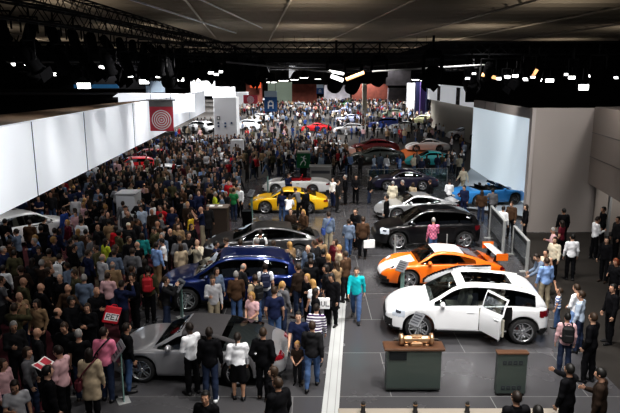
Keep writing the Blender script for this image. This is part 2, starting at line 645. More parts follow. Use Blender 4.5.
def top_mesh(pose, kind, near):
    """jacket / shirt / tee / coat / hoodie / polo."""
    J = sk(pose)
    t, hem, long_ = {'jacket': (0.024, 0.83, 1), 'shirt': (0.014, 0.885, 1), 'tee': (0.014, 0.875, 0), 'coat': (0.03, 0.56, 1), 'hoodie': (0.026, 0.85, 1), 'suit': (0.022, 0.79, 1), 'vest': (0.018, 0.88, -1)}[kind]
    lo, hi = bounds(pose)
    F = Field(lo, hi, 0.0135 if near else 0.024)
    up, T = J['up'], J['T']
    F.ell(up((0, 0.012, 0.95)), (0.155 + t, 0.112 + t, 0.15), T, 0.05)
    F.ell(up((0, -0.002, 1.09)), (0.136 + t, 0.102 + t, 0.16), T, 0.06)
    F.ell(up((0, 0.0, 1.27)), (0.157 + t, 0.108 + t, 0.19), T, 0.05)
    F.cone(up((-0.135, 0.012, 1.40)), up((0.135, 0.012, 1.40)), 0.06 + t * 0.6, 0.06 + t * 0.6, 0.05)
    if kind in ('coat', 'suit'):
        b = 0.62 if kind == 'coat' else 0.86
        for s in (1, -1):
            F.cone(up((s * 0.05, 0.012, 0.95)), up((s * 0.075, 0.012, b)), 0.13, 0.135 if kind == 'coat' else 0.12, 0.06)
    for n in 'LR':
        sh, el, wr = J['sh' + n], J['el' + n], J['wr' + n]
        if long_ == 1:
            F.cone(sh, el, 0.052 + t, 0.042 + t * 0.8, 0.05)
            F.cone(el, wr - (wr - el) * 0.06, 0.042 + t * 0.8, 0.031 + t * 0.6, 0.03)
        elif long_ == 0:
            F.cone(sh, sh + (el - sh) * 0.55, 0.053 + t, 0.05 + t, 0.04)
    if kind == 'hoodie':
        F.ell(up((0, 0.075, 1.44)), (0.12, 0.06, 0.075), T, 0.04)
    if kind in ('jacket', 'coat', 'shirt', 'suit'):
        for s in (1, -1):
            F.cone(up((s * 0.055, 0.045, 1.475)), up((s * 0.035, -0.062, 1.44)), 0.02, 0.02, 0.015)
        F.cone(up((-0.055, 0.05, 1.475)), up((0.055, 0.05, 1.475)), 0.02, 0.02, 0.015)
    X, Y, Z = F.ax[0][:, None, None], F.ax[1][None, :, None], F.ax[2][None, None, :]
    if near:
        F.F += (0.0045 * np.sin(Z * 38 + X * 11) * np.sin(X * 23 + Y * 17 + Z * 9)).astype(np.float32)
    F.cut(up((0, 0, hem)), -(T @ np.array([0, 0, 1.0])))
    return fin(F, J, kind, [M['cloth']])


def bottom_mesh(pose, kind, near):
    J = sk(pose)
    lo, hi = bounds(pose)
    F = Field(lo, (hi[0], hi[1], 1.12), 0.0135 if near else 0.024)
    F.ell((0, 0.014, 0.95), (0.156, 0.115, 0.13), None, 0.05)
    if kind == 'skirt':
        for s in (1, -1):
            F.cone((s * 0.05, 0.012, 0.93), J['knee' + ('L' if s > 0 else 'R')] + np.array([0, 0, 0.06]), 0.118, 0.125, 0.07)
    else:
        ex = {'trousers': 0, 'jeans': -0.004, 'shorts': 0.012}[kind]
        for n in 'LR':
            hip, kn, an = J['hip' + n], J['knee' + n], J['ank' + n]
            F.cone(hip, kn, 0.096 + ex, 0.072 + ex, 0.03)
            if kind != 'shorts':
                F.cone(kn, an + (kn - an) * 0.02, 0.072 + ex, 0.056 + ex, 0.025)
                F.ell(kn + (an - kn) * 0.3 + np.array([0, 0.02, 0]), (0.071, 0.071, 0.15), None, 0.04)
        X, Y, Z = F.ax[0][:, None, None], F.ax[1][None, :, None], F.ax[2][None, None, :]
        if near:
            F.F += (0.004 * np.sin(Z * 44 + Y * 10) * np.sin(X * 20 + Y * 23)).astype(np.float32)
    F.cut((0, 0, 1.04), (0, 0, 1))
    return fin(F, J, kind, [M['cloth']])


def shoe_mesh(pose, n, near):
    J = sk(pose)
    h, t, a = J['heel' + n], J['toe' + n], J['ank' + n]
    m = np.minimum(np.minimum(h, t), a) - 0.09
    x = np.maximum(np.maximum(h, t), a) + 0.09
    F = Field(m, x, 0.0095)
    F.cone(h, t, 0.045, 0.038, 0.02)
    F.cone(a, h, 0.045, 0.046, 0.02)
    F.cone(h + (t - h) * 0.6, t + (t - h) * 0.1, 0.042, 0.028, 0.02)
    if a[2] < 0.2:
        F.cut((0, 0, min(h[2], t[2]) - 0.033), (0, 0, -1))
    return fin(F, J, 'shoe', [M['leather']])


def hair_mesh(pose, kind, near):
    J = sk(pose)
    H, hc, hs = J['H'], J['hc'], J['hs']
    F = Field(hc - 0.34 - (0.1 if kind == 'long' else 0), hc + 0.24, 0.0085 if near else 0.018)
    hp = lambda x, y, z: hc + H @ (np.array([x, y, z]) * hs)
    S = hs
    X, Y, Z = F.ax[0][:, None, None] - hc[0], F.ax[1][None, :, None] - hc[1], F.ax[2][None, None, :] - hc[2]
    q = H.T
    y = (q[1][0] * X + q[1][1] * Y + q[1][2] * Z) / S
    z = (q[2][0] * X + q[2][1] * Y + q[2][2] * Z) / S
    if kind == 'cap':
        F.ell(hp(0, 0.004, 0.03), np.array([0.086, 0.104, 0.098]) * S, H, 0.01)
        F.ell(hp(0, -0.125, 0.035), np.array([0.06, 0.06, 0.012]) * S, H, 0.015)
        F.F = np.maximum(F.F, (0.028 - z).astype(np.float32))
    elif kind == 'fringe':
        F.ell(hp(0, 0.012, 0.0), np.array([0.083, 0.096, 0.1]) * S, H, 0.01)
        F.F = np.maximum(F.F, (-(y - 0.012)).astype(np.float32))
        F.F = np.maximum(F.F, (z - 0.042).astype(np.float32))
        F.F = np.maximum(F.F, (-0.075 - z).astype(np.float32))
    else:
        big = {'short': 0.012, 'long': 0.017, 'tail': 0.012, 'curly': 0.034, 'bob': 0.018}[kind]
        F.ell(hp(0, 0.012, 0.014), np.array([0.074 + big, 0.094 + big, 0.108 + big * 0.8]) * S, H, 0.02)
        face = np.minimum(-(y + 0.038), 0.066 - z)           # >0 on the face side, below the hairline
        F.F = np.maximum(F.F, face.astype(np.float32))
        low = {'short': -0.055, 'long': -0.1, 'tail': -0.06, 'curly': -0.09, 'bob': -0.12}[kind]
        F.F = np.maximum(F.F, (low - z + np.maximum(0, -y) * 0.5).astype(np.float32))
        if kind == 'long':
            F.ell(hp(0, 0.055, -0.13), np.array([0.092, 0.048, 0.16]) * S, H, 0.03)
        if kind == 'bob':
            F.ell(hp(0, 0.04, -0.06), np.array([0.096, 0.07, 0.09]) * S, H, 0.03)
        if kind == 'tail':
            F.cone(hp(0, 0.10, 0.03), hp(0, 0.135, -0.15), 0.028, 0.016, 0.02)
    return fin(F, J, 'hair', [M['hair']])


def eyes_mesh(pose, s):
    J = sk(pose)
    H, hc, hs = J['H'], J['hc'], J['hs']
    mb = MB()
    rot = Matrix([list(r) for r in H])
    if True:
        c = hc + H @ (np.array([s * 0.031, -0.0885, 0.0]) * hs)
        mb.ball((c[0], c[1], c[2] + J['dz']), (0.0125 * hs, 0.008, 0.0075 * hs), 5, rot=rot)
        c = hc + H @ (np.array([s * 0.034, -0.096, 0.022]) * hs)
        mb.ball((c[0], c[1], c[2] + J['dz']), (0.019 * hs, 0.006, 0.0045 * hs), 4, rot=rot)
    return mb.mesh('eye', M['face'])


def mouth_mesh(pose):
    J = sk(pose)
    H, hc, hs = J['H'], J['hc'], J['hs']
    c = hc + H @ (np.array([0, -0.0955, -0.06]) * hs)
    return MB().ball((c[0], c[1], c[2] + J['dz']), (0.022 * hs, 0.006, 0.006 * hs), 5, rot=Matrix([list(r) for r in H])).mesh('mouth', M['lip'])


_PM = {}


def pm(kind, *a):
    k = (kind,) + a
    if k not in _PM:
        _PM[k] = {'body': body_mesh, 'top': top_mesh, 'bottom': bottom_mesh, 'shoe': shoe_mesh, 'hair': hair_mesh, 'eyes': eyes_mesh, 'mouth': lambda p: mouth_mesh(p)}[kind](*a)
    return _PM[k]


C = dict(black=(.006, .006, .0075), charcoal=(.018, .018, .02), grey=(.13, .13, .14), lightgrey=(.38, .38, .40), white=(.78, .79, .82), cream=(.62, .56, .44), beige=(.42, .34, .24), tan=(.25, .17, .10),
         brown=(.07, .04, .024), darkbrown=(.028, .018, .013), olive=(.07, .065, .035), khaki=(.30, .26, .19), navy=(.014, .02, .055), blue=(.03, .07, .26), lightblue=(.25, .38, .66), paleblue=(.45, .53, .65), teal=(.02, .22, .22),
         turquoise=(.012, .40, .45), red=(.42, .015, .025), maroon=(.10, .012, .022), pink=(.75, .24, .36), palepink=(.62, .40, .42), purple=(.12, .04, .2), green=(.03, .2, .07), yellowgreen=(.42, .48, .04), yellow=(.6, .42, .04),
         orange=(.6, .17, .02), jeans=(.06, .105, .21), darkjeans=(.025, .036, .07), greyblue=(.14, .18, .25), blond=(.42, .26, .09), grey_hair=(.32, .31, .30), white_hair=(.6, .58, .55))
WORDS = dict(lightgrey='light grey', lightblue='light blue', paleblue='pale blue', darkbrown='dark brown', palepink='pale pink', yellowgreen='lime green', greyblue='grey blue', darkjeans='dark', jeans='blue', grey_hair='grey', white_hair='white')
word = lambda c: WORDS.get(c, c)
HAIRC = dict(black=(.008, .007, .006), brown=(.035, .02, .011), darkbrown=(.016, .01, .007), blond=(.38, .22, .075), grey=(.26, .25, .24), white=(.55, .53, .5), red=(.16, .04, .015))
SKINS = [(.50, .29, .20), (.44, .25, .165), (.55, .34, .24), (.36, .19, .12)]
FACE = dict(f=0, b=180, l=-90, r=90, fl=-45, fr=45, bl=-135, br=135)
TOPWORD = dict(jacket='jacket', shirt='shirt', tee='t-shirt', coat='coat', hoodie='hooded top', suit='suit jacket', vest='sleeveless top')
PEOPLE = []           # (x, y) of everyone placed


def make_person(loc, top, bottom, hair, pose='stand', face=0.0, scale=1.0, wide=1.0, skin=0, label='', near=True, group=None, topmat=None, shoes='black', cat='person'):
    """top/bottom/hair are (kind, colour name)."""
    o = link('person', pm('body', pose, near), None, loc, R(face), SKINS[skin % 4])
    if skin == 9:
        o.color = (.06, .032, .02, 1)
    o.scale = (scale * wide, scale * wide, scale)
    tag(o, label, cat, group)
    t = link({'tee': 't_shirt', 'hoodie': 'hooded_top', 'suit': 'suit_jacket', 'vest': 'sleeveless_top'}.get(top[0], top[0]), pm('top', pose, top[0], near), o, color=C[top[1]])
    if topmat:
        t.material_slots[0].link = 'OBJECT'
        t.material_slots[0].material = M[topmat]
    link(bottom[0], pm('bottom', pose, bottom[0], near), o, color=C[bottom[1]])
    if hair and hair[0] != 'bald':
        link('cap' if hair[0] == 'cap' else 'hair', pm('hair', pose, hair[0], near), o, color=HAIRC.get(hair[1], C.get(hair[1], (.02, .02, .02))))
    if near:
        for n in 'LR':
            link('shoe', pm('shoe', pose, n, True), o, color=C[shoes])
        if abs(((face + 180) % 360) - 180) < 100:
            for s in (1, -1):
                link('eye', pm('eyes', pose, s), o)
            link('mouth', pm('mouth', pose), o)
    PEOPLE.append((loc[0], loc[1]))
    return o
# ================================================================== CARS (front towards +x, left side towards +y)
def curve(pts):
    xs = np.array([p[0] for p in pts])
    ys = np.array([p[1] for p in pts])
    d = np.diff(ys) / np.diff(xs)
    m = np.zeros(len(xs))
    m[0], m[-1] = d[0], d[-1]
    for i in range(1, len(xs) - 1):
        m[i] = 0 if d[i - 1] * d[i] <= 0 else 2 * d[i - 1] * d[i] / (d[i - 1] + d[i])

    def f(x):
        x = np.clip(np.asarray(x, float), xs[0], xs[-1])
        i = np.clip(np.searchsorted(xs, x) - 1, 0, len(xs) - 2)
        h = xs[i + 1] - xs[i]
        t = (x - xs[i]) / h
        return ((1 + 2 * t) * (1 - t) ** 2 * ys[i] + t * (1 - t) ** 2 * h * m[i] + t * t * (3 - 2 * t) * ys[i + 1] + t * t * (t - 1) * h * m[i + 1])
    return f


SPEC = {
    'suv': dict(L=4.85, xf=1.44, xr=-1.50, R=.385, arch=.455, sill=.30, W=.965, spokes=5, rw=.28,
                top=[(-2.42, .78), (-2.37, 1.0), (-2.2, 1.10), (-1.5, 1.12), (0, 1.12), (.95, 1.13), (1.45, 1.08), (1.9, 1.0), (2.2, .88), (2.36, .72), (2.425, .52)],
                sh=[(-2.42, .78), (-2.34, 1.0), (-2.1, 1.09), (-1.4, 1.11), (-.3, 1.06), (.8, 1.05), (1.4, 1.04), (1.85, .95), (2.15, .82), (2.35, .68), (2.425, .52)],
                w=[(-2.42, .60), (-2.37, .74), (-2.2, .87), (-1.9, .935), (-1.4, .965), (-.5, .935), (.5, .935), (1.45, .965), (1.85, .92), (2.1, .84), (2.28, .70), (2.38, .55), (2.425, .40)],
                bot=[(-2.42, .55), (-2.36, .38), (-2.1, .30), (1.9, .28), (2.25, .30), (2.4, .36), (2.425, .42)],
                roof=[(-2.33, 1.10), (-2.2, 1.28), (-1.98, 1.48), (-1.6, 1.60), (-1.0, 1.675), (-.2, 1.70), (.15, 1.675), (.42, 1.60), (.8, 1.38), (1.2, 1.13)], wb=.90, tumble=.36,
                xws=.36, xrw=-1.98, side=(-1.98, 1.0), pillars=[(-.29, .05), (-1.22, .05)], doors=[(-1.16, -.26), (-.22, .92)], drawer='suv'),
    'coupe': dict(L=4.46, xf=1.26, xr=-1.09, R=.335, arch=.385, sill=.21, W=.92, spokes=5, rw=.27,
                  top=[(-2.23, .50), (-2.18, .66), (-2.05, .78), (-1.75, .87), (-1.0, .92), (.5, .93), (.95, .90), (1.4, .79), (1.85, .66), (2.08, .56), (2.19, .46), (2.23, .38)],
                  sh=[(-2.23, .50), (-2.17, .68), (-1.95, .80), (-1.5, .88), (-1.1, .90), (-.4, .87), (.8, .86), (1.25, .85), (1.65, .78), (1.95, .65), (2.14, .52), (2.23, .38)],
                  w=[(-2.23, .52), (-2.18, .68), (-2.05, .78), (-1.75, .87), (-1.1, .925), (-.4, .88), (.4, .865), (1.2, .895), (1.65, .85), (1.95, .74), (2.12, .60), (2.2, .46), (2.23, .33)],
                  bot=[(-2.23, .36), (-2.12, .26), (-1.8, .22), (1.8, .19), (2.1, .20), (2.23, .26)],
                  roof=[(-1.85, .85), (-1.5, .98), (-1.1, 1.12), (-.7, 1.225), (-.3, 1.285), (.05, 1.30), (.32, 1.265), (.6, 1.13), (.98, .90)], wb=.86, tumble=.52,
                  xws=.32, xrw=-.72, xrw0=-1.55, side=(-1.08, .86), pillars=[(-.42, .035)], doors=[(-.36, .88)]),
    'panamera': dict(L=4.97, xf=1.50, xr=-1.42, R=.355, arch=.41, sill=.22, W=.955, spokes=10, rw=.27,
                     top=[(-2.48, .58), (-2.42, .78), (-2.25, .93), (-1.7, .98), (0, .98), (1.0, .97), (1.3, .93), (1.8, .82), (2.2, .68), (2.38, .56), (2.485, .40)],
                     sh=[(-2.48, .58), (-2.40, .78), (-2.1, .92), (-1.5, .97), (-.3, .92), (.9, .90), (1.5, .89), (1.9, .80), (2.25, .64), (2.42, .5), (2.485, .40)],
                     w=[(-2.48, .58), (-2.42, .72), (-2.2, .85), (-1.5, .955), (-.4, .92), (.5, .92), (1.45, .945), (1.9, .88), (2.2, .76), (2.38, .60), (2.45, .46), (2.485, .34)],
                     bot=[(-2.48, .40), (-2.38, .28), (-2.1, .23), (2.1, .20), (2.35, .22), (2.485, .28)],
                     roof=[(-2.3, .92), (-1.9, 1.08), (-1.4, 1.26), (-.8, 1.385), (-.2, 1.42), (.2, 1.395), (.5, 1.29), (.9, 1.10), (1.27, .94)], wb=.87, tumble=.46,
                     xws=.45, xrw=-1.2, xrw0=-2.1, side=(-1.75, 1.1), pillars=[(-.25, .05), (-1.25, .03)], doors=[(-1.2, -.22), (-.18, 1.0)]),
    'hatch': dict(L=4.1, xf=1.25, xr=-1.3, R=.32, arch=.37, sill=.24, W=.88, spokes=5, rw=.22,
                  top=[(-2.05, .66), (-2.0, .88), (-1.8, .98), (0, 1.0), (.9, 1.0), (1.4, .93), (1.8, .80), (1.98, .64), (2.05, .45)],
                  sh=[(-2.05, .66), (-1.98, .88), (-1.7, .97), (0, .94), (1.0, .92), (1.5, .84), (1.85, .70), (2.05, .45)],
                  w=[(-2.05, .56), (-2.0, .70), (-1.8, .82), (-1.3, .88), (0, .86), (1.2, .875), (1.65, .82), (1.9, .66), (2.0, .5), (2.05, .35)],
                  bot=[(-2.05, .40), (-1.95, .28), (-1.7, .24), (1.7, .22), (1.95, .24), (2.05, .32)],
                  roof=[(-1.98, .96), (-1.86, 1.18), (-1.6, 1.36), (-1.0, 1.46), (-.3, 1.48), (.1, 1.44), (.5, 1.24), (.98, .99)], wb=.90, tumble=.40,
                  xws=.1, xrw=-1.6, side=(-1.6, .8), pillars=[(-.35, .05), (-1.1, .05)], doors=[(-1.05, -.32), (-.28, .75)]),
}


def _shorten(s):
    """Trims the rear overhang and re-centres the car on its length."""
    g = lambda x: (-1.5 + (x + 1.5) * .82 if x < -1.5 else x) - .0855
    for k in ('top', 'sh', 'w', 'bot', 'roof'):
        s[k] = [(g(x), v) for x, v in s[k]]
    s.update(L=4.68, xf=g(s['xf']), xr=g(s['xr']), xws=g(s['xws']), xrw=g(s['xrw']), side=(g(-1.86), g(s['side'][1])), pillars=[(g(x), w) for x, w in s['pillars']], doors=[(g(a), g(b)) for a, b in s['doors']])


_shorten(SPEC['suv'])


def wheel_meshes(R_, rw, spokes, rim='alloy', lod=0):
    n = 32 if lod == 0 else 16
    t, rr = rw / 2, R_ * .74
    tyre = MB().lathe([(rr, -t), (R_ * .93, -t), (R_ * .985, -t * .8), (R_, -t * .5), (R_, t * .5), (R_ * .985, t * .8), (R_ * .93, t), (rr, t)], axis='y', n=n)
    tyre.lathe([(rr, t * .9), (rr * .98, t * .2), (.01, t * .2)], axis='y', n=n, mi=1)
    tyre.lathe([(rr, -t * .9), (rr * .98, -t * .2), (.01, -t * .2)], axis='y', n=n, mi=1)
    r = MB()
    for s in ((1,) if lod == 0 else (1,)):
        r.lathe([(rr * 1.01, t * .98), (rr * .97, t * 1.03), (rr * .90, t * .9), (rr * .9, t * .3)], axis='y', n=n)
        r.lathe([(rr * .2, t * .2), (rr * .2, t * .85), (rr * .14, t * .95), (.005, t * .95)], axis='y', n=16)
        for k in range(spokes):
            a = 2 * math.pi * k / spokes
            offs = (-.13, .13) if spokes == 5 else (0,)
            for o in offs:
                w = rr * (.085 if spokes == 5 else .06)
                p0 = Vector((math.cos(a) * rr * .16 - math.sin(a) * o * rr * .5, t * .82, math.sin(a) * rr * .16 + math.cos(a) * o * rr * .5))
                p1 = Vector((math.cos(a + o * 1.2) * rr * .93, t * .86, math.sin(a + o * 1.2) * rr * .93))
                d = (p1 - p0).normalized()
                sd = d.cross(Vector((0, 1, 0))) * w
                dn = Vector((0, -t * .3, 0))
                vs = [p0 - sd, p0 + sd, p1 + sd * .8, p1 - sd * .8]
                vs = vs + [v + dn for v in vs]
                r.add(vs, [(0, 1, 2, 3), (0, 4, 5, 1), (1, 5, 6, 2), (3, 2, 6, 7), (0, 3, 7, 4)])
    disc = MB().lathe([(rr * .72, t * .3), (rr * .72, t * .38), (.02, t * .38)], axis='y', n=n)
    disc.box((rr * .55, t * .45, rr * .2), (rr * .2, t * .3, rr * .5), mi=1)
    return tyre.mesh('wheel', M['rubber'], M['dark']), r.mesh('rim', M[rim]), disc.mesh('brake_disc', M['brake'], M['calliper'])


class CarShape:
    def __init__(self, kind, lod=0, over=None):
        s = self.s = dict(SPEC[kind])
        if over:
            s.update(over)
        self.kind, self.lod = kind, lod
        L2 = s['L'] / 2
        top, sh, w, bot = curve(s['top']), curve(s['sh']), curve(s['w']), curve(s['bot'])
        n = (200, 90, 46)[lod]
        u = np.linspace(-1, 1, n)
        x = L2 * np.sign(u) * (1 - (1 - np.abs(u)) ** 1.25)
        A = s['arch']
        xe = []
        for xc in (s['xf'], s['xr']):
            for sg in (-1, 1):
                xe += [xc + sg * A, xc + sg * (A + .012)]
        x = np.unique(np.concatenate([x, xe]))
        self.x = x
        zt, zs, ww, zb = top(x), sh(x), w(x), bot(x)
        wr = np.interp(x, [-L2, L2], [1, 1]) * ww
        ar = np.full_like(x, -1.0)
        for xc in (s['xf'], s['xr']):
            d = np.abs(x - xc)
            ar = np.maximum(ar, np.where(d <= A + 1e-6, s['R'] + np.sqrt(np.maximum(0, A * A - d * d)), -1))
        inn = ar > zb
        zl = np.where(inn, ar, zb)
        yf = np.array([0, .78, .93, .975, 1.0, .995, .97, .925, .80, .48, 0])
        zz = [zl, zl, zl + .0, zl + .10 * (zs - zl), zl + .45 * (zs - zl), zl + .76 * (zs - zl), zs - .035, zs + .005, zs + .45 * (zt - zs) + .012, zs + .92 * (zt - zs) + .008, zt]
        k = (6, 4, 2)[lod]
        pts_y, pts_z = [], []
        m = len(yf)
        for a in range(m - 1):
            for q in range(k):
                t = q / k
                i0, i1, i2, i3 = max(a - 1, 0), a, a + 1, min(a + 2, m - 1)
                lin = a < 3
                cr = lambda p0, p1, p2, p3: p1 + (p2 - p1) * t if lin else 0.5 * ((2 * p1) + (-p0 + p2) * t + (2 * p0 - 5 * p1 + 4 * p2 - p3) * t * t + (-p0 + 3 * p1 - 3 * p2 + p3) * t ** 3)
                yy = cr(yf[i0], yf[i1], yf[i2], yf[i3]) * wr
                z_ = cr(zz[i0], zz[i1], zz[i2], zz[i3])
                pts_y.append(yy)
                pts_z.append(z_)
        pts_y.append(yf[-1] * wr)
        pts_z.append(zz[-1])
        Y, Z = np.array(pts_y).T, np.array(pts_z).T          # (nx, nh)
        # flared wheel arches
        lip = np.maximum(0, 1 - np.abs(Z - (ar[:, None] + .02)) / .12) * (inn[:, None])
        Y = Y + .016 * lip * (Y > .6 * wr[:, None])
        self.nh = Y.shape[1]
        self.k = k
        Yf = np.concatenate([Y, -Y[:, -2:0:-1]], 1)          # closed ring
        Zf = np.concatenate([Z, Z[:, -2:0:-1]], 1)
        self.ring = Yf.shape[1]
        self.V = np.stack([np.repeat(x[:, None], self.ring, 1), Yf, Zf], 2).reshape(-1, 3)
        nx = len(x)
        i, j = np.meshgrid(np.arange(nx - 1), np.arange(self.ring), indexing='ij')
        j2 = (j + 1) % self.ring
        self.Q = np.stack([i * self.ring + j, (i + 1) * self.ring + j, (i + 1) * self.ring + j2, i * self.ring + j2], -1).reshape(-1, 4)[:, ::-1]
        self.J = np.minimum(j, self.ring - 1 - j).reshape(-1)   # section index, mirrored
        jj = np.arange(1, self.nh - 2)
        for st, fl in ((0, False), (nx - 1, True)):
            cq = np.stack([jj, jj + 1, self.ring - jj - 1, self.ring - jj], 1) + st * self.ring
            cq = cq if fl else cq[:, ::-1]
            self.Q = np.concatenate([self.Q, cq])
            self.J = np.concatenate([self.J, jj])
        self.c = self.V[self.Q].mean(1)
        self.top, self.sh, self.w, self.bot = top, sh, w, bot
        v = self.V[self.Q]
        nrm = np.cross(v[:, 2] - v[:, 0], v[:, 3] - v[:, 1])
        self.n = nrm / np.maximum(1e-9, np.linalg.norm(nrm, axis=1))[:, None]
        if (self.n * self.c)[np.abs(self.c[:, 1]) > .7][:, 1].mean() < 0:
            self.Q = self.Q[:, ::-1]
            self.n = -self.n
        self.under = self.J < 2 * k
        vn = np.zeros_like(self.V)
        for q in range(4):
            np.add.at(vn, self.Q[:, q], self.n)
        self.vn = vn / np.maximum(1e-9, np.linalg.norm(vn, axis=1))[:, None]
        # greenhouse
        roof = curve(s['roof'])
        self.roof = roof
        gx0, gx1 = s['roof'][0][0], s['roof'][-1][0]
        self.g0, self.g1 = gx0, gx1
        gn = (110, 60, 26)[lod]
        gx = np.linspace(gx0, gx1, gn)
        zb_ = sh(gx) - .01
        zr = np.maximum(roof(gx), np.maximum(zb_, top(gx) - .015) + .004)
        wb = np.minimum(w(gx) * .955, s['wb'] * np.ones_like(gx)) * (1 - .10 * np.clip((gx - gx1 + .45) / .45, 0, 1) ** 2 - .10 * np.clip((gx0 + .5 - gx) / .5, 0, 1) ** 2)
        h = zr - zb_
        ns, nc, nt = ((10, 4, 12), (6, 3, 6), (3, 2, 3))[lod]
        self.ns, self.nc, self.nt = ns, nc, nt
        cr_ = np.minimum(.10, h * .4)
        wt = wb - s['tumble'] * np.maximum(0, h - cr_)
        ys, zs_ = [], []
        for q in range(ns):
            t = q / (ns - 1)
            ys.append(wb + (wt - wb) * t + .02 * np.sin(math.pi * t) * np.minimum(1, h / .3))
            zs_.append(zb_ + (h - cr_) * t)
        for q in range(1, nc + 1):
            t = q / nc * math.pi / 2
            ys.append(wt - cr_ * 1.25 * (1 - np.cos(t)))
            zs_.append(zb_ + h - cr_ + cr_ * .86 * np.sin(t))
        ye = ys[-1]
        ze = zs_[-1]
        for q in range(1, nt + 1):
            t = q / nt
            ys.append(ye * (1 - t))
            zs_.append(ze + (zr - ze) * (1 - (1 - t) ** 2))
        gy, gz = np.array(ys).T, np.array(zs_).T
        gyf = np.concatenate([gy, -gy[:, -2::-1]], 1)
        gzf = np.concatenate([gz, gz[:, -2::-1]], 1)
        gr = gyf.shape[1]
        self.GV = np.stack([np.repeat(gx[:, None], gr, 1), gyf, gzf], 2).reshape(-1, 3)
        i, j = np.meshgrid(np.arange(gn - 1), np.arange(gr - 1), indexing='ij')
        self.GQ = np.stack([i * gr + j, i * gr + j + 1, (i + 1) * gr + j + 1, (i + 1) * gr + j], -1).reshape(-1, 4)
        v = self.GV[self.GQ]
        nn = np.cross(v[:, 2] - v[:, 0], v[:, 3] - v[:, 1])
        if nn[:, 2].mean() < 0:
            self.GQ = self.GQ[:, ::-1]
        self.GJ = np.minimum(j, gr - 2 - j).reshape(-1)
        self.GC = self.GV[self.GQ].mean(1)
        self.gh = curve(list(zip(gx, h)))
        self.gtop, self.gbelt = curve(list(zip(gx, zr))), curve(list(zip(gx, zb_)))

    def cut(self, V, Q, mask, off=0.0, vn=None):
        q = Q[mask]
        if len(q) == 0:
            return None, None
        u, inv = np.unique(q, return_inverse=True)
        v = V[u].copy()
        if off:
            v += vn[u] * off
        return v, inv.reshape(-1, 4)

    def patch(self, name, mask, mats, parent, off=.006, color=None, midx=None):
        v, q = self.cut(self.V, self.Q, mask, off, self.vn)
        if v is None:
            return None
        me = mesh_arrays(name, v, q, mats, midx)
        return link(name, me, parent, color=color)

    def gpatch(self, name, mask, mats, parent, color=None, midx=None):
        v, q = self.cut(self.GV, self.GQ, mask)
        if v is None:
            return None
        return link(name, mesh_arrays(name, v, q, mats, midx), parent, color=color)


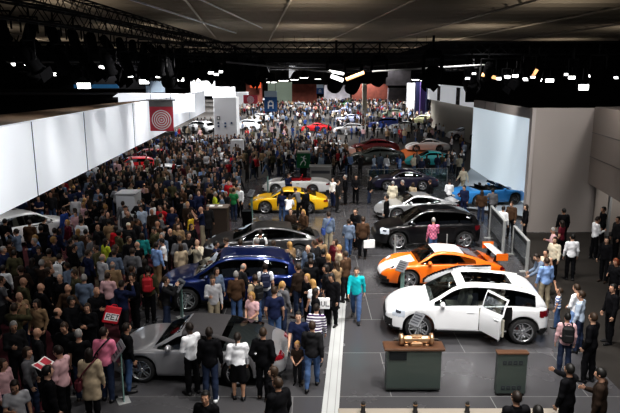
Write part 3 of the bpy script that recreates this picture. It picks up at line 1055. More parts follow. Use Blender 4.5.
def make_car(kind, color, paint='paint', lod=0, roof='hard', glass='glass', rim='alloy', interior='leather_dark', open_door=None, over=None, extras=(), deco=None, roofcol=None):
    """Builds one car at the origin; returns its root."""
    S = CarShape(kind, lod, over)
    s, k, c = S.s, S.k, S.c
    root = empty('car')
    P_ = M[paint]
    ax, ay, az = c[:, 0], np.abs(c[:, 1]), c[:, 2]
    side = (S.J >= 2 * k) & (S.J < 7 * k)
    topf = S.J >= 7 * k
    gwid = np.interp(ax, [S.g0, S.g1], [s['wb'] - .05, s['wb'] - .05])
    cab = topf & (ax > S.g0 + .25) & (ax < S.g1 - .22) & (ay < np.minimum(S.w(ax) * .86, gwid))
    if kind != 'suv' and roof == 'open':
        cab = topf & (ax > -.95) & (ax < .55) & (ay < .72)
    elif kind == 'coupe':
        cab = topf & (ax > -.75) & (ax < S.g1 - .22) & (ay < .72)
    keep = ~cab
    gone = None
    belt = S.sh(ax)
    if open_door is not None:
        d0, d1 = s['doors'][open_door]
        gone = side & (c[:, 1] > 0) & (ax > d0) & (ax < d1) & (az > s['sill'] + .10)
        keep &= ~gone
    midx = np.where(S.under, 1, 0)
    mats = [P_, M['dark'], M['white_paint'], M['carbon']]
    if deco == 'race':
        hood = topf & (ax > 1.0) & (ay < .40)
        sw = side & (ax > -1.6) & (ax < .72) & (az < .30 + .52 * np.clip((.72 - ax) / 1.3, 0, 1) ** .55) & (az > .24)
        edge = side & ~sw & (ax > -1.6) & (ax < .80) & (az < .345 + .54 * np.clip((.80 - ax) / 1.34, 0, 1) ** .55) & (az > .24)
        bump = side & (ax > 1.95) & (az < .34)
        midx = np.where(hood | sw, 2, midx)
        midx = np.where(edge | bump, 3, midx)
    v, q = S.cut(S.V, S.Q, keep)
    body = link('body', mesh_arrays('body', v, q, mats, midx[keep]), root, color=color)
    # lower dark cladding and sills
    if kind == 'suv':
        for sg in (1, -1):
            S.patch('sill_cladding', (c[:, 1] * sg > 0) & side & (az < s['sill'] + .075) & (S.J < 4 * k) & ((ax < s['xf'] - s['arch']) & (ax > s['xr'] + s['arch'])), [M['dark']], root, .012)
    # doors
    doors = []
    if lod < 2:
        for di, (d0, d1) in enumerate(s['doors']):
            for sg in (1, -1):
                base = side & (c[:, 1] * sg > 0) & (ax > d0 + .012) & (ax < d1 - .012) & (az > s['sill'] + .10)
                if not base.any():
                    continue
                mi = midx[base] if deco else None
                d = S.patch('door', base, mats, root, .007, color, mi)
                hx = d0 + .20
                hy, hz = float(S.w(hx)), float(S.sh(hx)) - .13
                if lod == 0:
                    MB().box((hx, sg * (hy + .012), hz), (.20, .03, .028), bevel=.01).build('door_handle', M['chrome'] if kind != 'suv' else M[paint], d).color = (*color, 1)
                doors.append((di, sg, d))
    # bumpers, grille, intakes
    fr = S.n[:, 0]
    if lod < 2:
        if kind == 'suv':
            S.patch('grille', (ax > 2.11) & (az > .52) & (az < .70) & (ay < .50) & ~S.under, [M['dark']], root, .006)
            for sg in (1, -1):
                S.patch('air_intake', (c[:, 1] * sg > 0) & (ax > 1.96) & (az > .38) & (az < .60) & (ay > .46) & ~S.under & (ay < .78), [M['dark']], root, .006)
            S.patch('front_skirt', (ax > 1.89) & (az < .37) & ~S.under, [M['dark']], root, .008)
            S.patch('rear_skirt', (ax < -1.95) & (az < .50) & ~S.under, [M['dark']], root, .008)
            hl = (ax > 1.74) & (ax < 2.11) & (az > .70) & (az < .93) & (ay > .56) & ~S.under
            tl = (ax < -2.0) & (az > .84) & (az < 1.02) & (ay > .58)
        elif kind in ('coupe',):
            for sg in (1, -1):
                S.patch('air_intake', (c[:, 1] * sg > 0) & (ax > 2.02) & (az > .27) & (az < .42) & (ay > .34) & ~S.under & (ay < .70), [M['dark']], root, .006)
            S.patch('lower_grille', (ax > 2.1) & (az > .25) & (az < .36) & (ay < .30) & ~S.under, [M['dark']], root, .006)
            S.patch('rear_skirt', (ax < -1.95) & (az < .36) & ~S.under, [M['dark']], root, .006)
            hl = None
            tl = (ax < -1.95) & (az > .66) & (az < .76) & (ay > .42)
        else:
            S.patch('grille', (ax > 2.0 if kind == 'hatch' else ax > 2.36) & (az > .36) & (az < .52) & (ay < .42) & ~S.under, [M['dark']], root, .006)
            S.patch('rear_skirt', (ax < -s['L'] / 2 + .4) & (az < .42) & ~S.under, [M['dark']], root, .006)
            hx = s['L'] / 2
            hl = (ax > hx - .55) & (ax < hx - .14) & (az > .60) & (az < .78) & (ay > .50) & ~S.under
            tl = (ax < -hx + .35) & (az > .72) & (az < .90) & (ay > .5)
        for sg in (1, -1):
            if hl is not None:
                h = S.patch('headlight', hl & (c[:, 1] * sg > 0), [M['lens']], root, .008)
                if h is not None and lod == 0:
                    mm = hl & (c[:, 1] * sg > 0)
                    cc = c[mm].mean(0)
                    inner = mm & (np.abs(ax - cc[0]) < .075) & (np.abs(az - cc[2]) < .035)
                    S.patch('headlight_lamp', inner, [M['lens_dark']], h, .013)
            elif kind == 'coupe':
                mb = MB()
                hx = 1.80
                hy, hz = float(S.w(hx)) * .80, float(S.sh(hx)) - .012
                rot = Matrix.Rotation(sg * R(-16), 3, 'X') @ Matrix.Rotation(R(34), 3, 'Y')
                mb.ball((hx, sg * hy, hz), (.145, .105, .045), 8, rot=rot)
                h = mb.build('headlight', M['lens'], root)
                if lod == 0:
                    MB().ball((hx + .012, sg * hy, hz + .022), (.075, .06, .035), 6, rot=rot).build('headlight_lamp', M['lens_dark'], h)
            S.patch('tail_light', tl & (c[:, 1] * sg > 0), [M['red_lens']], root, .008)
        zp = .62 if kind == 'suv' else .47
        hx = s['L'] / 2
        MB().box((-hx - .005, 0, zp + .1), (.02, .52, .11), bevel=.005).build('number_plate', M['plate'], root)
        for sg in (1, -1):
            MB().lathe([(.045, -.06), (.05, .0), (.04, .0), (.035, -.05)], (-hx + .05, sg * .45, s['sill'] + .02), axis='x', n=12).build('exhaust_pipe', M['chrome'], root)
    # greenhouse
    gc, gj = S.GC, S.GJ
    gx, gz = gc[:, 0], gc[:, 2]
    ns, nc = S.ns, S.nc
    sidej = (gj >= 1) & (gj < ns - 1)
    topj = gj >= ns + nc - 2
    hgt = S.gh(gx)
    ws = topj & (gx > s['xws']) & (gx < S.g1 - .05)
    xr0 = s.get('xrw0', S.g0 + .06)
    rw = topj & (gx < s['xrw']) & (gx > xr0)
    sw = sidej & (gx > s['side'][0]) & (gx < s['side'][1]) & (hgt > .10) & (gz > S.gbelt(gx) + .012)
    pil = np.zeros_like(sw)
    for px_, pw in s['pillars']:
        pil |= np.abs(gx - px_) < pw / 2 + .006
    G = M[glass]
    RP = [P_, M['carbon'], M['white_paint']]
    if roof in ('hard', 'soft', 'pano'):
        frame = ~(ws | rw | sw)
        doorglass = None
        if open_door is not None:
            d0, d1 = s['doors'][open_door]
            doorglass = (gc[:, 1] > 0) & (gx > d0 - .02) & (gx < d1 + .02) & (gj < ns)
            frame &= ~(doorglass & (gj < ns - 1))
        pm_ = np.where(sidej & pil, 1, 0)
        if deco == 'race':
            pm_ = np.where((gj >= ns + nc - 1) & (gx > -.72) & (gx < s['xws']), 2, pm_)
        rname = 'roof' if roof != 'soft' else 'soft_top'
        rmat = RP
        rc = roofcol or color
        if roof == 'soft':
            rmat = [M['soft_top']] if roofcol is None else [M['paint']]
            rmat = [rmat[0], M['carbon'], P_]
            pm_ = np.where((gx > s['xws'] - .03) | (gj < 1), 2, pm_)
        if roof == 'pano':
            hole = topj & (np.abs(gc[:, 1]) < .47) & (gx > -1.3) & (gx < .03)
            frame &= ~hole
            S.gpatch('glass_roof', hole, [M['dark_glass']], root)
        S.gpatch(rname, frame, rmat, root, rc, pm_[frame])
        S.gpatch('windscreen', ws, [G], root)
        S.gpatch('rear_window', rw, [G], root)
        for sg in (1, -1):
            lims = [s['side'][1]] + [p[0] for p in s['pillars']] + [s['side'][0]]
            for a, b in zip(lims[:-1], lims[1:]):
                m_ = sw & ~pil & (gc[:, 1] * sg > 0) & (gx < a) & (gx > b)
                if doorglass is not None and sg > 0:
                    m_ = m_ & ~doorglass
                S.gpatch('side_window', m_, [G], root)
    else:
        S.gpatch('windscreen', ws, [G], root)
        S.gpatch('windscreen_frame', (gx > s['xws'] - .06) & ~ws & (gj >= ns - 2) & (gx < S.g1), [M['carbon'], P_], root, color)
        wind = MB().box((-.62, 0, 1.0), (.02, 1.05, .22), Matrix.Rotation(R(-18), 3, 'Y'), bevel=.008)
        wind.build('wind_deflector', M['dark_glass'], root)
    # wiper, cockpit, seats
    tub = MB()
    x0, x1 = (S.g0 + .22, S.g1 - .2) if kind not in ('coupe',) else (-.98, S.g1 - .2)
    yb = s['wb'] - .07
    zf, zt_ = s['sill'] + .12, float(S.sh(0)) - .03
    for sg in (1, -1):
        if open_door is not None and sg > 0:
            d0, d1 = s['doors'][open_door]
            tub.box(((x0 + d0) / 2, sg * yb, (zf + zt_) / 2), (d0 - x0, .04, zt_ - zf))
            tub.box(((x1 + d1) / 2, sg * yb, (zf + zt_) / 2), (x1 - d1, .04, zt_ - zf))
        else:
            tub.box(((x0 + x1) / 2, sg * yb, (zf + zt_) / 2), (x1 - x0, .04, zt_ - zf))
    tub.box(((x0 + x1) / 2, 0, zf), (x1 - x0, 2 * yb, .04))
    tub.box((x0, 0, (zf + zt_) / 2), (.05, 2 * yb, zt_ - zf))
    tub.box((x1 - .18, 0, zt_ - .08), (.42, 2 * yb, .20), bevel=.06)
    tub.build('dashboard', M['dark'] if interior != 'leather_red' else M['leather_red'], root)
    if lod < 2:
        IM = M[interior]
        sx = .05 if kind != 'coupe' else -.12
        rows = [sx] if (kind == 'coupe' or roof == 'open') else [sx, sx - .92]
        for r_ in rows:
            for sg in (1, -1):
                b = MB()
                y = sg * .38
                b.box((r_ + .22, y, zf + .22), (.50, .48, .17), bevel=.05)
                hs_ = .56 if kind in ('suv', 'hatch') else .44
                b.box((r_ - .12, y, zf + hs_), (.14, .48, .66 if hs_ > .5 else .5), Matrix.Rotation(R(-14), 3, 'Y'), bevel=.05)
                b.box((r_ - .22, y, zf + hs_ * 1.72), (.09, .26, .16), Matrix.Rotation(R(-10), 3, 'Y'), bevel=.04)
                b.build('seat', IM, root)
        if lod == 0:
            st = MB()
            for i in range(16):
                a0, a1 = 2 * math.pi * i / 16, 2 * math.pi * (i + 1) / 16
                rr = .18
                f = lambda a: (sx + .62 + math.sin(a) * rr * -.35, .38 + math.cos(a) * rr, zf + .62 + math.sin(a) * rr * .93)
                st.tube(f(a0), f(a1), .016, n=5, cap=False)
            st.tube((sx + .62, .38, zf + .62), (sx + .85, .38, zf + .56), .03)
            st.tube((sx + .62, .20, zf + .62), (sx + .62, .56, zf + .62), .015)
            st.build('steering_wheel', M['dark'], root)
    # wheels
    ty, rm, bd = wheel_meshes(s['R'], s['rw'], s['spokes'], rim, 0 if lod == 0 else 1)
    for xc in (s['xf'], s['xr']):
        for sg in (1, -1):
            yy = float(S.w(xc)) - s['rw'] / 2 - .02
            w_ = link('wheel', ty, root, (xc, sg * yy, s['R']), 0 if sg > 0 else math.pi)
            link('rim', rm, w_)
            if lod == 0:
                link('brake_disc', bd, w_)
    # mirrors
    if lod < 2:
        mx = S.g1 - .42 if kind != 'coupe' else .55
        for sg in (1, -1):
            yy, zz = float(S.w(mx)) * .93, float(S.sh(mx)) + .085
            mb = MB().ball((mx, sg * (yy + .10), zz), (.075, .125, .085), 7)
            mb.tube((mx + .02, sg * (yy - .04), zz - .09), (mx, sg * (yy + .06), zz - .02), .03, .025)
            o = mb.build('wing_mirror', P_, root)
            o.color = (*color, 1)
    if 'wing' in extras:
        w = MB()
        ch = 10
        prof = [(-.17, .0), (-.1, .03), (.05, .035), (.17, .012), (.17, 0), (0, -.006)]
        for a, b in ((-.80, .80),):
            vs = [(-1.98 + px_, a, 1.17 + pz) for px_, pz in prof] + [(-1.98 + px_, b, 1.17 + pz) for px_, pz in prof]
            n_ = len(prof)
            w.add(vs, [(i, (i + 1) % n_, n_ + (i + 1) % n_, n_ + i) for i in range(n_)] + [tuple(range(n_)), tuple(range(2 * n_ - 1, n_ - 1, -1))])
        wg = w.build('rear_wing', M['white_paint'], root)
        for sg in (1, -1):
            MB().box((-2.0, sg * .81, 1.13), (.42, .025, .26), bevel=.01).build('wing_end_plate', M['paint'], wg).color = (*color, 1)
            MB().box((-1.93, sg * .42, 1.0), (.16, .025, .36), Matrix.Rotation(R(-14), 3, 'Y')).build('wing_support', M['carbon'], wg)
        S.patch('front_splitter', (ax > 1.95) & (az < .255) & ~S.under, [M['dark']], root, .03)
    if 'rails' in extras:
        for sg in (1, -1):
            pts = []
            for t in np.linspace(-1.7, .2, 12):
                yy = s['wb'] - s['tumble'] * (S.gh(t) - .1) - .10
                pts.append((t, sg * float(yy), float(S.gtop(t)) + .005))
            MB().path(pts, .018).build('roof_rail', M['plate'] if color[0] > .3 else M['chrome'], root)
    if 'ducktail' in extras:
        MB().box((-2.02, 0, .90), (.36, 1.3, .035), Matrix.Rotation(R(14), 3, 'Y'), bevel=.012).build('rear_spoiler', P_, root).color = (*color, 1)
    # open door: swings on its front edge
    if open_door is not None:
        d0, d1 = s['doors'][open_door]
        for di, sg, d in doors:
            if di == open_door and sg > 0:
                gmask = (gc[:, 1] > 0) & (gx > d0 - .0) & (gx < d1 - .02) & (gj < ns) & (gj >= 0)
                gl = gmask & sw & (np.abs(gx - d0) > .06) & (np.abs(gx - d1) > .06) & (gj < ns - 2)
                fr_ = gmask & ~gl & (gj < ns - 1)
                S.gpatch('door_frame', fr_, [P_, M['carbon']], d, color)
                S.gpatch('door_window', gl, [G], d)
                trim = MB().box(((d0 + d1) / 2, S.w(0) - .10, (s['sill'] + .12 + zt_) / 2 + .02), (d1 - d0 - .06, .07, zt_ - s['sill'] - .2), bevel=.03)
                trim.build('door_trim', M['leather_tan'], d)
                hinge = Vector((d1 - .012, float(S.w(d1)) - .01, 0))
                ang = R(-58)                                   # swings out towards +y, trailing edge away from the car
                Mr = Matrix.Translation(hinge) @ Matrix.Rotation(ang, 4, 'Z') @ Matrix.Translation(-hinge)
                d.matrix_local = Mr
    return root


def put(root, a, b, wb_kind, label, group=None, name=None, z=0.0, size=1.0):
    """Stands a car so that its near-side front and rear tyres touch the floor below pixels a (front) and b (rear)."""
    s = SPEC[wb_kind]
    A, B = P(*a, z), P(*b, z)
    d = (A - B)
    d.z = 0
    d.normalize()
    th = math.atan2(d.y, d.x)
    left = Vector((-d.y, d.x, 0))
    near = 1 if left.y < 0 else -1
    half = (s['W'] - .02) * size
    mid = (A + B) / 2 - left * near * half
    xm = (s['xf'] + s['xr']) / 2 * size
    root.scale = (size,) * 3
    loc = mid - d * xm
    root.location = (loc.x, loc.y, z)
    root.rotation_euler = (0, 0, th)
    if name:
        root.name = name
    tag(root, label, 'car', group)
    CARS.append((loc.x, loc.y, th, s['L'], label))
    return root


CARS = []
